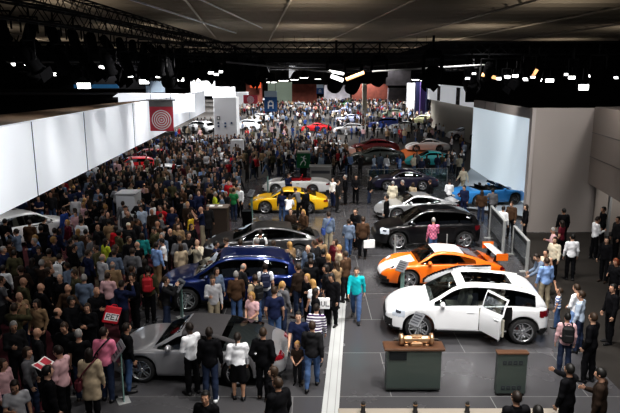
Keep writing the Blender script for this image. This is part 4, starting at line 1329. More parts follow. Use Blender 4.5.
# head x, head y (pixels) | who | top:colour | bottom:colour | hair:colour | pose | facing | extras | label
HAND = """
356.5 271|m|shirt:turquoise|jeans:jeans|short:darkbrown|walk|f||man in turquoise shirt and jeans walking alone beside the white floor strip
212.7 279.5|m|shirt:lightgrey|trousers:khaki|short:brown|hold|f||man in pale sweater and khaki trousers facing out beside the blue SUV's front wheel
237 273.5|m|jacket:brown|jeans:jeans|short:grey|ease|b||man in brown jacket and pale jeans looking into the blue SUV, back turned
244 268|m|suit:charcoal|trousers:charcoal|fringe:grey|lean|br||balding man in dark suit leaning to the blue SUV's rear door
253.7 278|w|tee:beige|jeans:jeans|short:brown|ease|bl|pack:black|woman in beige top with black backpack behind the blue SUV
251.5 296|w|tee:palepink|skirt:beige|bob:blond|clasp|fl||blonde woman in pale pink top standing below the black backpack wearer
265 266.5|m|tee:white|jeans:darkjeans|short:darkbrown|stand|b|pack:navy|man in white t-shirt with dark backpack at the blue SUV's tail
282.5 285|w|hoodie:grey|jeans:darkjeans|tail:blond|ease|br|pack:grey|blonde woman with pale grey backpack behind the blue SUV
284.6 316|m|tee:navy|trousers:darkjeans|short:black|walk|f||dark-haired man in navy t-shirt striding forward past the silver coupe's tail
312.5 283|w|tee:white|jeans:jeans|long:blond|hold|bl||blonde woman in white t-shirt next to the white shopping bag
307 277.5|w|jacket:black|trousers:black|long:blond|stand|fl||woman with golden hair in black jacket behind the blonde in white t-shirt
331.5 277|w|coat:black|trousers:black|long:black|hold|fl|tote:white|woman in long black coat carrying a white lettered shopping bag by the floor strip
316.5 308|w|shirt:white|jeans:darkjeans|short:darkbrown|ease|b|striped|person in purple and white striped knit seen from behind near the floor strip
286.3 345|b|tee:darkbrown|trousers:charcoal|bob:blond|child|f|child|blond child in brown t-shirt with hands clasped beside the navy t-shirt man
308.3 325|m|hoodie:charcoal|jeans:jeans|short:brown|stroll|b||man in charcoal hooded top and blue jeans walking away near the floor strip
262 332.5|m|jacket:black|trousers:black|short:brown|pockets|b||man all in black, back turned, at the silver coupe's rear wheel
277.5 383|m|coat:black|trousers:black|short:brown|stand|bl||person in long dark coat closest to camera at the bottom edge, centre
273 372|w|jacket:black|trousers:black|long:brown|stand|l||dark-clothed woman with brown hair just behind the long dark coat person
238.5 337|w|hoodie:white|skirt:black|tail:darkbrown|ease|b||woman in white hooded top and black skirt at the silver coupe's rear
207 331.5|m|jacket:black|trousers:darkjeans|short:darkbrown|stand|b|skin3 whiteshoes|man in black jacket with white shirt hem and white shoes before the silver coupe
191 328|m|shirt:white|trousers:black|short:darkbrown|clasp|bl|skin3|man in white long-sleeved top leaning by the silver coupe's door
205.5 397|m|jacket:black|trousers:black|short:black|stand|f||dark-haired person cut off by the bottom edge below the silver coupe
318 254|m|jacket:black|jeans:darkjeans|short:black|ease|b||man in black jacket with black hair in huddle at the blue SUV's tail
333.5 249|m|jacket:beige|trousers:khaki|short:blond|stand|l||fair-haired person in beige jacket on the right of the huddle at the blue SUV
335 262|w|jacket:tan|jeans:darkjeans|long:brown|hold|bl||woman in tan jacket right behind the black coat woman with lettered bag
341.5 255|m|jacket:brown|trousers:charcoal|short:brown|stand|bl||man in brown jacket at the right end of the blue SUV huddle
324 240|m|jacket:tan|jeans:jeans|short:brown|stand|b||brown-haired man in tan jacket between grey saloon and blue SUV, right end
331 242.5|w|jacket:maroon|jeans:darkjeans|bob:brown|ease|fl||woman in maroon jacket between grey saloon's tail and the blue SUV
312 263|m|jacket:black|jeans:darkjeans|short:darkbrown|hold|b||dark-haired man in black jacket deep in the huddle behind the blue SUV's tail
323 268|w|jacket:charcoal|trousers:black|bob:darkbrown|stand|l||woman in charcoal jacket in the huddle above the woman with the lettered bag
327.5 257|w|jacket:black|trousers:black|tail:blond|ease|bl||blonde woman in black jacket in the huddle left of the tan jacket
299 267|m|jacket:darkbrown|jeans:darkjeans|short:brown|stand|bl||man in dark brown jacket at the blue SUV's tail light
311 245|m|jacket:charcoal|trousers:black|short:brown|pockets|bl||man in charcoal jacket at the grey saloon's tail, near the curly-haired woman
316 292|w|jacket:black|trousers:black|long:darkbrown|stand|r||dark-haired woman in black between the white t-shirt and the striped knit
274 292|m|tee:navy|jeans:jeans|short:brown|ease|b||man in navy t-shirt, back turned, left of the pale grey backpack
304.5 255|w|jacket:black|trousers:black|curly:black|stand|bl||woman with big curly black hair behind the blue SUV's tail
293 248|m|jacket:greyblue|jeans:jeans|fringe:grey|stand|fl||grey-haired man in grey blue jacket standing between grey saloon and blue SUV
283 246|w|jacket:tan|trousers:black|long:blond|stand|bl||fair woman in tan jacket between the grey saloon and the blue SUV
260 233|m|tee:white|jeans:darkjeans|short:darkbrown|stand|b|pack:black|man in white t-shirt with black backpack looking over the grey saloon
259 247|m|shirt:grey|trousers:charcoal|short:grey|stand|bl||grey-haired man in grey shirt by the blue SUV's roof, below white t-shirt
268.5 246.5|w|tee:cream|jeans:jeans|tail:brown|ease|b||woman in cream t-shirt between the grey saloon and the blue SUV roof
250 243|m|jacket:brown|trousers:black|short:brown|stand|b||man in brown jacket at the grey saloon's side, next to white t-shirt
218 244|m|jacket:navy|trousers:darkjeans|short:black|photo|r||man in navy jacket taking a picture over the blue SUV's bonnet
224 241.5|m|shirt:greyblue|trousers:charcoal|short:brown|hold|l||man in grey blue shirt at the grey saloon's bonnet, facing the photographer in navy
196.6 242.5|m|shirt:cream|trousers:khaki|fringe:white|photo|f|camera|white-haired man in cream shirt holding a black camera at the blue SUV's nose
187 235.5|m|jacket:black|trousers:black|short:brown|stand|fr||man in black beside the white-haired man with the camera
175 239|m|jacket:grey|trousers:grey|short:brown|pockets|b||man in grey jacket by the blue SUV's headlight, back turned
181 247|w|coat:beige|trousers:black|bob:brown|ease|bl||woman in beige coat at the front corner of the blue SUV
166 280.5|m|jacket:charcoal|jeans:darkjeans|short:brown|photo|r|camera|man in charcoal jacket photographing beside the slim glass sign at the blue SUV
216.6 271|w|shirt:greyblue|trousers:black|long:darkbrown|stand|fr||dark-haired woman just behind the pale sweater man at the blue SUV
146.5 270|m|jacket:olive|trousers:black|short:black|stand|b|pack:red|man in olive jacket with red backpack left of the blue SUV
133.8 276|m|suit:black|trousers:black|short:darkbrown|clasp|fl||man in black suit with white collar left of the red backpack wearer
112.5 265|m|jacket:tan|trousers:darkjeans|fringe:grey|stand|b||balding man in tan jacket, back turned, left of the black suit man
108 276|w|shirt:palepink|trousers:darkjeans|short:brown|ease|b||woman in pale pink top behind the man with the red lettered bag
96.5 291|m|jacket:black|trousers:black|bald:x|hold|fr|redbag|bald man in black holding up a red bag with white lettering
84 278|m|jacket:greyblue|trousers:darkjeans|short:grey|stand|b||man in grey blue jacket, back turned, left of the red lettered bag
62 277|m|jacket:black|trousers:black|bald:x|stand|f||bald man in black left of the grey blue jacket in the dark crowd
72 274.5|m|jacket:olive|trousers:black|short:brown|hold|fl||man in olive jacket beside the bald man in black
49 271|w|coat:black|trousers:black|long:brown|stand|r||woman in long black coat left of the bald man in black
23.7 297|m|jacket:tan|trousers:darkjeans|bald:x|stand|fr||bald man in tan jacket at the left edge of the red carpet
32 303|w|shirt:tan|trousers:black|bob:darkbrown|ease|f||woman in tan top beside the bald man in tan jacket
13.5 326|m|jacket:charcoal|trousers:black|short:grey|hold|fr||grey-haired man in charcoal jacket near the left edge, on red carpet
37 332.5|m|suit:charcoal|trousers:charcoal|bald:x|stand|br||bald man in charcoal suit right of the grey-haired charcoal jacket man
64.4 327.5|m|jacket:black|trousers:black|short:brown|hold|f|camera|man in black facing camera on red carpet with a black camera
84.7 333.5|m|tee:black|trousers:darkjeans|short:grey|stand|b||grey-haired man in black t-shirt, back turned, left of the pink shirt
105 329.5|m|shirt:pink|trousers:darkjeans|short:darkbrown|ease|b|satchel:black|man in bright pink shirt with dark shoulder bag
123.6 326|m|hoodie:black|jeans:jeans|short:darkbrown|stand|br||man in black hooded top and blue jeans at the silver coupe's nose
61 351|m|shirt:palepink|trousers:black|short:darkbrown|hold|l|catalog|man in pale striped shirt and black trousers holding an open white catalogue
86.4 353.5|w|coat:beige|trousers:black|long:darkbrown|stand|b|satchel:maroon|woman in beige coat carrying a maroon bag, back turned
25.4 353|w|jacket:grey|trousers:darkjeans|bob:brown|ease|r||woman in grey jacket behind the open white catalogue
5 363|w|shirt:palepink|jeans:darkjeans|long:brown|stand|r||woman in pale pink top at the left edge near the bottom corner
18.6 385|w|tee:lightgrey|jeans:darkjeans|long:darkbrown|hold|fr||woman in light grey t-shirt in the bottom left corner
44 372|m|jacket:black|trousers:black|short:black|stand|br||man all in black between the catalogue reader and the light grey t-shirt
35 238|m|shirt:lightblue|trousers:darkjeans|short:blond|hold|fl||fair man in light blue shirt in front of the white hatchback
16 232|m|shirt:greyblue|trousers:black|short:darkbrown|photo|l||man in grey blue shirt photographing the white hatchback
30.5 222.5|m|jacket:brown|trousers:darkjeans|short:darkbrown|stand|b||man in brown jacket looking into the white hatchback's door
42.5 220|m|jacket:black|trousers:black|short:black|stand|br||man in black jacket at the open door of the white hatchback
5 221.5|m|jacket:black|trousers:black|short:darkbrown|stand|b||man in black at the left edge behind the white hatchback's tail
4.4 250|m|jacket:navy|trousers:darkjeans|short:grey|stand|r||grey-haired man in navy jacket at the left edge below the white hatchback
13 253|m|jacket:olive|trousers:black|short:darkbrown|pockets|b||man in olive jacket, back turned, left of the light blue shirt
49 252|m|jacket:tan|trousers:black|short:darkbrown|stand|b||man in tan jacket, back turned, right of the light blue shirt
60 257|m|tee:black|jeans:darkjeans|short:darkbrown|ease|b|pack:white|person in black with white backpack right of the tan jacket
67 222.5|w|jacket:maroon|jeans:jeans|bob:blond|stand|fl||blonde woman in maroon jacket right of the white hatchback's bonnet
75 213.5|w|shirt:palepink|jeans:jeans|tail:brown|hold|f||woman in pale pink top and jeans behind the maroon jacket blonde
83 205|w|tee:palepink|jeans:jeans|long:blond|stand|fl||blonde woman in pale pink t-shirt at the left wall's lower edge
63.5 210|m|shirt:blue|jeans:jeans|short:darkbrown|stand|l||man in blue shirt behind the white hatchback's open door
54.5 231|m|jacket:navy|trousers:black|short:darkbrown|stand|b||man in navy jacket in front of the white hatchback's bonnet
71 242|m|jacket:black|trousers:black|short:black|ease|br||man all in black, back turned, below the maroon jacket blonde
89 238|m|jacket:grey|trousers:charcoal|short:brown|stand|l||man in grey jacket right of the man in black below the hatchback
3 268.5|w|shirt:white|trousers:black|short:darkbrown|stand|b||woman in white top, back turned, at the left edge above the red carpet
103.5 257|m|shirt:lightgrey|trousers:darkjeans|fringe:grey|stand|br||balding man in light grey shirt left of the tan jacket in mid crowd
115.5 252.5|m|shirt:greyblue|trousers:darkjeans|short:brown|stand|b||man in grey blue shirt, back turned, left of the wide grey jacket
130 251.5|m|jacket:grey|trousers:charcoal|short:brown|pockets|b|wide|broad man in grey jacket, back turned, in front of the blue SUV crowd
152.5 262|w|jacket:black|trousers:black|long:darkbrown|stand|b||woman in black left of the blue SUV's nose, near the red backpack
162 236|m|jacket:greyblue|trousers:charcoal|short:grey|stand|fl||grey-haired man in grey blue jacket behind the light blue shirt at the blue SUV
158.6 244|m|shirt:lightblue|trousers:tan|short:darkbrown|stand|br||man in light blue shirt and tan trousers left of the blue SUV
165.5 242|w|tee:white|trousers:black|short:black|hold|l||woman in white t-shirt beside the light blue shirt left of the blue SUV
142 236|w|jacket:teal|trousers:black|bob:brown|stand|b||woman in teal jacket in the crowd left of the blue SUV
129 239.5|m|jacket:black|trousers:black|short:brown|stand|fr||man in black left of the teal jacket
128 225.5|m|jacket:charcoal|trousers:black|cap:cream|stand|b||man in charcoal jacket with a cream cap in the left crowd
116 228.5|w|jacket:red|trousers:black|long:darkbrown|stand|bl||woman in red jacket in the left crowd below the white counter
106 241.5|w|shirt:yellowgreen|trousers:black|long:darkbrown|ease|br||woman in lime green top in the left crowd
141 208|m|shirt:paleblue|jeans:jeans|short:darkbrown|hold|f||man in pale blue shirt in front of the white counter
152 204.5|w|shirt:white|jeans:jeans|bob:brown|stand|l||woman in white top just right of the white counter
190 215.5|w|shirt:yellow|trousers:black|bob:brown|stand|l||woman in yellow top in the crowd left of the brown counter
239 188|m|shirt:white|trousers:black|short:grey|hold|fl||man in white shirt at the yellow car's nose
233.5 190.5|m|tee:green|trousers:darkjeans|short:darkbrown|stand|b||man in green t-shirt, back turned, next to the white shirt at the yellow car
215.5 194|m|shirt:yellowgreen|trousers:darkjeans|short:grey|hold|r||man in lime green shirt at the brown counter
221.5 196|m|jacket:greyblue|trousers:darkjeans|short:brown|stand|l||man in grey blue jacket at the right end of the brown counter
282 192.5|w|shirt:navy|jeans:jeans|short:darkbrown|stand|b||person in navy top and jeans standing at the yellow car's door
289.8 196.5|w|tee:white|jeans:jeans|long:brown|lean|b||woman in white t-shirt stooping to the yellow car's door
296 190|m|shirt:grey|trousers:charcoal|short:darkbrown|lean|bl||man in grey shirt stooping between the two at the yellow car
304.6 190.5|m|jacket:black|trousers:black|short:black|stand|bl||man in black jacket at the yellow car's rear wheel
288.5 175.5|m|suit:navy|trousers:navy|short:brown|hold|fr||man in navy suit standing between the white convertible and yellow car
300 215|w|jacket:brown|jeans:darkjeans|long:blond|hold|fl||blonde woman in brown jacket between the yellow car and the grey saloon
295.5 213|m|jacket:darkbrown|trousers:black|short:brown|stand|f||man in dark brown jacket beside the blonde in brown jacket
324.7 214.5|m|jacket:greyblue|trousers:khaki|short:brown|stand|b|satchel:blue|man in grey blue jacket with bright blue bag behind the grey saloon
331.7 179.5|m|shirt:white|trousers:navy|short:darkbrown|pockets|fl||man in white shirt and navy trousers at the white convertible's tail
338 182|m|jacket:charcoal|trousers:charcoal|short:darkbrown|stand|r||man in charcoal right behind the white shirt at the white convertible
345 177|m|jacket:black|trousers:black|short:grey|stand|l||grey-haired man in black right of the white shirt by the convertible
356 177|m|suit:black|trousers:black|short:darkbrown|clasp|f||man in black suit standing alone on the grey floor behind the couple
370 178|w|jacket:black|trousers:darkjeans|long:darkbrown|stand|r||woman in black jacket at the dark coupe's nose
355.5 211|m|suit:black|trousers:black|short:darkbrown|fold|fl||man in black suit with folded arms between the strolling couple
349 221.5|w|jacket:greyblue|jeans:jeans|short:darkbrown|stroll|b||woman in grey blue jacket and jeans walking beside the man with white bag
363 219.5|m|jacket:brown|trousers:black|short:brown|ease|b|bag:white|man in brown jacket with a white bag on his hip, back turned
386.5 197.5|m|suit:black|trousers:black|short:black|stand|l||man in black suit at the silver sports car's nose
402.5 185|m|coat:cream|trousers:khaki|short:grey|stand|b||man in cream coat looking at the dark coupe
411.6 186|m|suit:black|trousers:black|short:grey|hold|l||grey-haired man in black suit right of the cream coat
408 187|w|coat:beige|trousers:khaki|bob:brown|stand|br||woman in beige coat between the cream coat and the black suit
430 181.5|m|jacket:black|trousers:black|short:brown|stand|bl||man in black at the dark coupe's tail
433.5 220.5|m|shirt:pink|jeans:jeans|short:grey|hold|b|plaid|grey-haired man in pink checked shirt and jeans at the black SUV's door
451 182.5|m|shirt:white|trousers:black|short:darkbrown|clasp|b||man in white shirt and black trousers left of the blue roadster
464 187.5|m|suit:navy|trousers:navy|short:black|hold|fl||man in navy suit at the tail of the blue roadster
463.5 168.5|m|jacket:cream|trousers:khaki|short:brown|walk|fl||man in cream jacket walking left of the pale wall
482 192.5|w|jacket:brown|jeans:darkjeans|long:brown|stand|b||woman in brown jacket looking at the blue roadster
493 190.5|m|jacket:grey|trousers:charcoal|short:darkbrown|hips|b||man in grey jacket right of the brown jacket, facing the blue roadster
526 207|w|jacket:black|trousers:black|long:darkbrown|stand|l||long-haired woman in black at the corner of the pale wall
511.6 204|m|jacket:brown|trousers:black|short:brown|hold|fl||man in brown jacket behind the two dark display panels
503.5 208.5|m|shirt:white|trousers:black|short:darkbrown|stand|br||man in white shirt at the farther dark display panel
564 211|m|suit:black|trousers:black|short:black|stand|b||man in black suit facing the grey wall on the right
553 230.5|w|shirt:palepink|trousers:khaki|short:grey|hold|l||grey-haired woman in pale pink top in front of the grey wall
562 223|w|tee:maroon|trousers:black|long:darkbrown|ease|bl||woman in maroon t-shirt left of the white shirt by the grey wall
572.6 237|m|shirt:white|trousers:black|short:black|stand|b||man in white shirt, back turned, in the middle of the brown floor
555 240|w|jacket:cream|trousers:black|bob:brown|stand|fl||woman in cream jacket below the grey-haired woman in pale pink
546 252.5|w|vest:cream|trousers:black|short:darkbrown|ease|fl||woman in cream sleeveless top near the nearer dark display panel
537 257|m|jacket:greyblue|trousers:black|short:darkbrown|lean|l||man in grey blue jacket stooping at the nearer dark display panel
598 219.5|m|shirt:white|trousers:black|short:darkbrown|hold|r||man in white shirt by the post at the right opening
603.5 209.5|m|jacket:black|trousers:black|short:black|stand|l||man in black behind the post at the right opening
618 219.5|m|jacket:charcoal|trousers:black|short:darkbrown|stand|l||man in charcoal at the right edge by the opening
607 240|w|jacket:black|trousers:black|long:black|stand|fl||woman all in black in front of the white shirt at the right opening
546.5 261|m|shirt:lightblue|trousers:khaki|short:brown|stand|b||man in light blue shirt and khaki trousers holding the striped boy's hand
559.6 291|b|tee:white|jeans:jeans|short:brown|reach|bl|child stripeboy|boy in blue and white striped shirt reaching up behind the white SUV
576.4 288|w|shirt:white|trousers:lightblue|short:brown|clasp|bl||person in white top facing the striped boy
581 295|m|shirt:paleblue|trousers:darkjeans|short:brown|stand|bl||man in pale shirt beside the person facing the striped boy
569.7 317.5|w|shirt:palepink|jeans:darkjeans|short:black|stand|b|pack:black|woman in pink top with black backpack right of the white SUV
591 317|m|jacket:black|trousers:black|short:brown|ease|bl||man in black right of the pink top with backpack
616 262|w|jacket:black|trousers:black|bob:red|hold|fl||red-haired woman in black at the right edge
613 288|m|jacket:black|trousers:black|short:black|stand|l||man in black cut by the right edge below the red-haired woman
572.6 370|m|jacket:black|trousers:black|short:black|point|bl||dark-clothed person pointing in the lower right foreground
597 373|m|jacket:darkbrown|trousers:black|short:black|hold|bl||dark-clothed man beside the pointing person in the lower right foreground
533 408|m|jacket:black|trousers:black|short:black|stand|b||person whose dark head shows at the bottom edge under the small grey plinth
521 401|m|jacket:black|trousers:black|short:darkbrown|stand|b||person in black at the bottom edge beside the small grey plinth
"""
# ================================================================== THE HALL
SM = dict(
    stone=None, carpet=mat('red_carpet', (.055, .004, .010), 0.95, noise=.3, nscale=3), brown_floor=mat('brown_floor', (.016, .013, .0105), 0.7, noise=.25, nscale=2),
    hall_floor=mat('hall_floor', (.045, .042, .04), 0.6, noise=.2, nscale=.4), strip=mat('white_floor_strip', (.42, .43, .43), 0.35, noise=.12, nscale=1.2),
    white_wall=mat('white_laminate', (.74, .76, .79), 0.5), fascia=mat('white_fascia_added_glow', (.80, .84, .90), 0.6, emit=.20), grey_wall=mat('grey_wall_paint', (.30, .27, .255), 0.7, noise=.04, nscale=.6), blue_wall=mat('pale_blue_wall', (.56, .64, .70), 0.6, emit=.30), upper=mat('upper_wall_added_glow', (.84, .87, .92), 0.6, emit=.42),  # fascia, upper wall and blue wall glow; emission stands in for light on them
    ledge=mat('brown_ledge', (.22, .15, .10), 0.6, noise=.2, nscale=2), black=mat('black_cloth', (.003, .003, .0035), 0.95, spec=.05), truss=mat('black_truss_metal', (.008, .008, .009), 0.6, spec=.15),
    tube=mat('grey_tube', (.22, .22, .22), 0.4), dark_wall=mat('dark_hall_wall', (.02, .018, .016), 0.9), beam=mat('ceiling_beam', (.36, .32, .27), 0.8), seam=mat('panel_seam', (.10, .10, .11), 0.7),
    lit=mat('lit_lamp_face', (1, 1, .98), 0.4, emit=2.6), lit_soft=mat('lit_sign_face', (.9, .92, .95), 0.5, emit=.75), warm=mat('warm_lamp_face', (1, .55, .25), 0.4, emit=.6),
    red=mat('banner_red', (.55, .05, .08), 0.7), grey=mat('banner_grey', (.22, .22, .22), 0.7), white=mat('banner_white', (.85, .85, .85), 0.7), sign_blue=mat('sign_blue', (.01, .09, .28), 0.6),
    pale_blue=mat('sign_pale_blue', (.50, .62, .75), 0.6), green=mat('sign_green', (.004, .16, .045), 0.5), wood=mat('counter_wood', (.10, .05, .028), 0.4, noise=.3, nscale=6),
    plinth=mat('plinth_grey_green', (.055, .072, .066), 0.35), plinth_dark=mat('plinth_base', (.008, .007, .007), 0.6), brass=mat('cast_metal', (.55, .36, .22), 0.35, metal=.8),
    ink=mat('dark_print', (.02, .022, .03), 0.6), screen=mat('display_screen', (.012, .015, .018), 0.3, spec=.25), alu=mat('brushed_frame', (.42, .43, .43), 0.4, metal=.3), platform=mat('platform_grey', (.40, .45, .50), 0.4),
    beige=mat('beige_edge', (.28, .25, .21), 0.6), orange=mat('orange_floor', (.5, .13, .03), 0.6), purple=mat('poster_violet', (.22, .14, .45), 0.6), navy=mat('poster_navy', (.02, .025, .09), 0.6),
    booth_red=mat('booth_red_brown', (.17, .045, .03), 0.8, noise=.5, nscale=1.5), booth_green=mat('booth_pale_green', (.45, .55, .45), 0.7, emit=.12), booth_white=mat('booth_white', (.8, .82, .86), 0.7, emit=.18), booth_orange=mat('booth_orange', (.6, .09, .02), 0.7),  # green and white booth surfaces glow faintly, brightness put into the material
    glass_green=mat('green_glass_edge', (.22, .36, .33), 0.2, coat=1.0), pale=mat('stand_wall_pale', (.55, .52, .46), 0.7), billboard=mat('billboard_print', (.28, .27, .30), 0.6, noise=.7, nscale=.5),
)


def floor_material():
    m, nt, b = _nodes('stand_floor_tiles')
    b.inputs['Roughness'].default_value = 0.26
    b.inputs['Specular IOR Level'].default_value = 0.55
    tc = nt.nodes.new('ShaderNodeTexCoord')
    br = nt.nodes.new('ShaderNodeTexBrick')
    br.offset = 0.5
    br.inputs['Color1'].default_value = (.058, .057, .062, 1)
    br.inputs['Color2'].default_value = (.070, .069, .073, 1)
    br.inputs['Mortar'].default_value = (.17, .17, .17, 1)
    br.inputs['Scale'].default_value = 1.0
    br.inputs['Mortar Size'].default_value = .012
    br.inputs['Brick Width'].default_value = 4.6
    br.inputs['Row Height'].default_value = 2.3
    mp = nt.nodes.new('ShaderNodeMapping')
    mp.inputs['Location'].default_value = (.4, .95, 0)
    nz = nt.nodes.new('ShaderNodeTexNoise')
    nz.inputs['Scale'].default_value = .9
    nz.inputs['Detail'].default_value = 5
    rp = nt.nodes.new('ShaderNodeMapRange')
    rp.inputs['To Min'].default_value = .17
    rp.inputs['To Max'].default_value = .34
    nt.links.new(tc.outputs['Object'], mp.inputs['Vector'])
    nt.links.new(mp.outputs['Vector'], br.inputs['Vector'])
    nt.links.new(tc.outputs['Object'], nz.inputs['Vector'])
    nt.links.new(nz.outputs['Fac'], rp.inputs['Value'])
    nt.links.new(rp.outputs['Result'], b.inputs['Roughness'])
    nt.links.new(br.outputs['Color'], b.inputs['Base Color'])
    return m


def ceiling_material():
    m, nt, b = _nodes('ribbed_ceiling')
    b.inputs['Roughness'].default_value = .85
    tc = nt.nodes.new('ShaderNodeTexCoord')
    wv = nt.nodes.new('ShaderNodeTexWave')
    wv.bands_direction = 'Y'
    wv.inputs['Scale'].default_value = .16
    wv.inputs['Distortion'].default_value = .15
    nz = nt.nodes.new('ShaderNodeTexNoise')
    nz.inputs['Scale'].default_value = .12
    nz.inputs['Detail'].default_value = 6
    cr = nt.nodes.new('ShaderNodeValToRGB')
    cr.color_ramp.elements[0].color = (.11, .095, .075, 1)
    cr.color_ramp.elements[1].color = (.26, .23, .185, 1)
    mx = nt.nodes.new('ShaderNodeMix')
    mx.data_type = 'RGBA'
    mx.blend_type = 'MULTIPLY'
    mx.inputs['Factor'].default_value = .7
    nt.links.new(tc.outputs['Object'], wv.inputs['Vector'])
    nt.links.new(tc.outputs['Object'], nz.inputs['Vector'])
    nt.links.new(wv.outputs['Fac'], cr.inputs['Fac'])
    nt.links.new(cr.outputs['Color'], mx.inputs['A'])
    nt.links.new(nz.outputs['Color'], mx.inputs['B'])
    nt.links.new(mx.outputs['Result'], b.inputs['Base Color'])
    return m


def poly(name, pts, m, z=None, th=None, kind='structure'):
    pts = [(p[0], p[1]) for p in pts]
    a = sum(pts[i][0] * pts[(i + 1) % len(pts)][1] - pts[(i + 1) % len(pts)][0] * pts[i][1] for i in range(len(pts)))
    if a < 0:
        pts = pts[::-1]
    o = MB().prism(pts, z[0], z[1]).build(name, m)
    if kind:
        o['kind'] = kind
    return o


SM['stone'] = floor_material()
HX, HY0, HY1, HZT = 75, -14, 236, 16.6
poly('floor', [(-HX, HY0), (HX, HY0), (HX, HY1), (-HX, HY1)], SM['hall_floor'], (-.4, -.024))
poly('floor_stand', [P(-25, 470), P(700, 470), P(700, 340), P(575, 232), P(476, 176), P(372, 166), P(305, 166), P(240, 184), P(215, 232), P(150, 292), P(118, 345)], SM['stone'], (-.02, 0))
poly('floor_carpet', [P(-60, 475), P(-26, 470), P(117, 345), P(149, 292), P(214, 232), P(238, 184), P(215, 168), P(240, 148), P(150, 146), P(-30, 225), P(-160, 300)], SM['carpet'], (-.02, -.001))
poly('floor_right', [P(560, 330), P(552, 300), P(532, 262), P(523, 233), P(640, 233), P(760, 300), P(760, 470), P(700, 470)], SM['brown_floor'], (-.019, .004))
stripA, stripB = P(329, 425), P(342.5, 277)
dv = (stripB - stripA).normalized()
sd = Vector((dv.y, -dv.x, 0)) * .19
poly('floor_strip', [stripA - sd - dv * 1.2, stripA + sd - dv * 1.2, stripB + sd + dv * .6, stripB - sd + dv * .6], SM['strip'], (-.018, .012))
q = sd.normalized()
for off in (-.075, .10):
    a, b = stripA + q * off - dv * 1.2, stripB + q * off + dv * .6
    poly('trim_1' if off < 0 else 'trim_2', [a - q * .008, a + q * .008, b + q * .008, b - q * .008], SM['tube'], (.0121, .016))
poly('floor_orange', [P(352, 152), P(398, 152), P(410, 146), P(442, 150), P(436, 160), P(398, 164), P(348, 160)], SM['orange'], (-.02, .02))
poly('ceiling', [(-HX, HY0), (HX, HY0), (HX, HY1), (-HX, HY1)], ceiling_material(), (HZT, HZT + .3))
struct('wall_back', MB().box((0, HY1 + .2, HZT / 2), (2 * HX, .4, HZT)), SM['dark_wall'])
struct('wall_left', MB().box((-HX - .2, (HY0 + HY1) / 2, HZT / 2), (.4, HY1 - HY0, HZT)), SM['dark_wall'])
struct('wall_right', MB().box((HX + .2, (HY0 + HY1) / 2, HZT / 2), (.4, HY1 - HY0, HZT)), SM['dark_wall'])
# ceiling girders: cross joists and long purlins running to the hall's vanishing point
gi = 1
for y in np.arange(60, 235, 4.0):
    struct('trim_%d' % (gi + 2), MB().box((0, y, HZT - .22), (2 * HX, .22, .44)), SM['beam'])
    gi += 1
hall = Vector((-math.tan(R(5.7)), 1, 0)).normalized()
for x0 in (-50, -38, -24, -10, 2, 16, 30, 44, 58):
    a = Vector((x0, 30, HZT - .55))
    struct('trim_%d' % (gi + 2), MB().tube(a, a + hall * 200, .16), SM['beam'])
    gi += 1
a, b = P(120, -4, 13.8), P(236, 33, 13.8)
tag(MB().tube(a, b, .10).build('ceiling_pipe', SM['white_wall']), 'long pale pipe slanting under the ceiling at upper left', 'pipe')
a, b = P(195, -3, 14.5), P(262, 28, 14.5)
tag(MB().tube(a, b, .09).build('ceiling_pipe', SM['white_wall']), 'second pale pipe under the ceiling, right of the long one', 'pipe')


# ------------------------------------------------------------------ left: suspended white fascia and what stands behind it
def wall_between(A, B, z0, z1, th, name, m, kind='structure', side=1):
    d = (B - A)
    d.z = 0
    n = Vector((-d.y, d.x, 0)).normalized() * th * side
    return poly(name, [A, B, B + n, A + n], m, (z0, z1), kind=kind)


FB0, FB1 = P(0, 215, 2.5), P(155, 137, 2.5)
fd = (FB1 - FB0).normalized()
FZT = (PY(0, 125, FB0.y).z + PY(149, 101.5, FB1.y).z) / 2
FA, FE = FB0 - fd * 9, FB1 + fd * 40
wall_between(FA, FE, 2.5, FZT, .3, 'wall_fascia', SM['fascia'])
for t in (-1.2, 3.6, 10.6, 22, 36, 52):
    c = FB0 + fd * t
    nn = Vector((fd.y, -fd.x, 0)) * .012
    struct('trim_%d' % (gi + 2), MB().tube((c + nn).to_tuple()[:2] + (2.5,), (c + nn).to_tuple()[:2] + (FZT,), .022, n=6), SM['seam'])
    gi += 1
inn = Vector((-fd.y, fd.x, 0))
LA, LB = P(-60, 118.5, FZT), P(105, 103.8, FZT)
poly('trim_ledge', [FA + inn * .3, FB1 + inn * .3 + fd * 2, LB + fd * 2, LA - fd * 8], SM['ledge'], (FZT - .15, FZT - .01))
poly('trim_roof_deck', [LA - fd * 8, LB + fd * 2, P(118, 99, FZT), P(118, 94.5, FZT), P(-120, 94.5, FZT)], SM['black'], (FZT - .4, FZT - .1))
ry = P(60, 94, FZT).y - 1.0
tag(MB().tube(PY(-40, 93.5, ry), PY(118, 93.5, ry), .14).build('parapet_rail', SM['tube']), 'grey horizontal rail above the white fascia at upper left', 'rail')
yb_ = 62
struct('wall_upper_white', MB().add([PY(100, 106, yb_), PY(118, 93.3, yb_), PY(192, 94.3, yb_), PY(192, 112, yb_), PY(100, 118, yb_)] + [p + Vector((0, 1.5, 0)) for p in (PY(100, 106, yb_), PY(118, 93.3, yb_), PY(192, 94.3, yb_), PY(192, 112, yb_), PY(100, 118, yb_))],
       [(0, 1, 2, 3, 4), (9, 8, 7, 6, 5)] + [(i, (i + 1) % 5 + 5 - 5, (i + 1) % 5 + 5, i + 5) for i in range(5)]), SM['upper'])


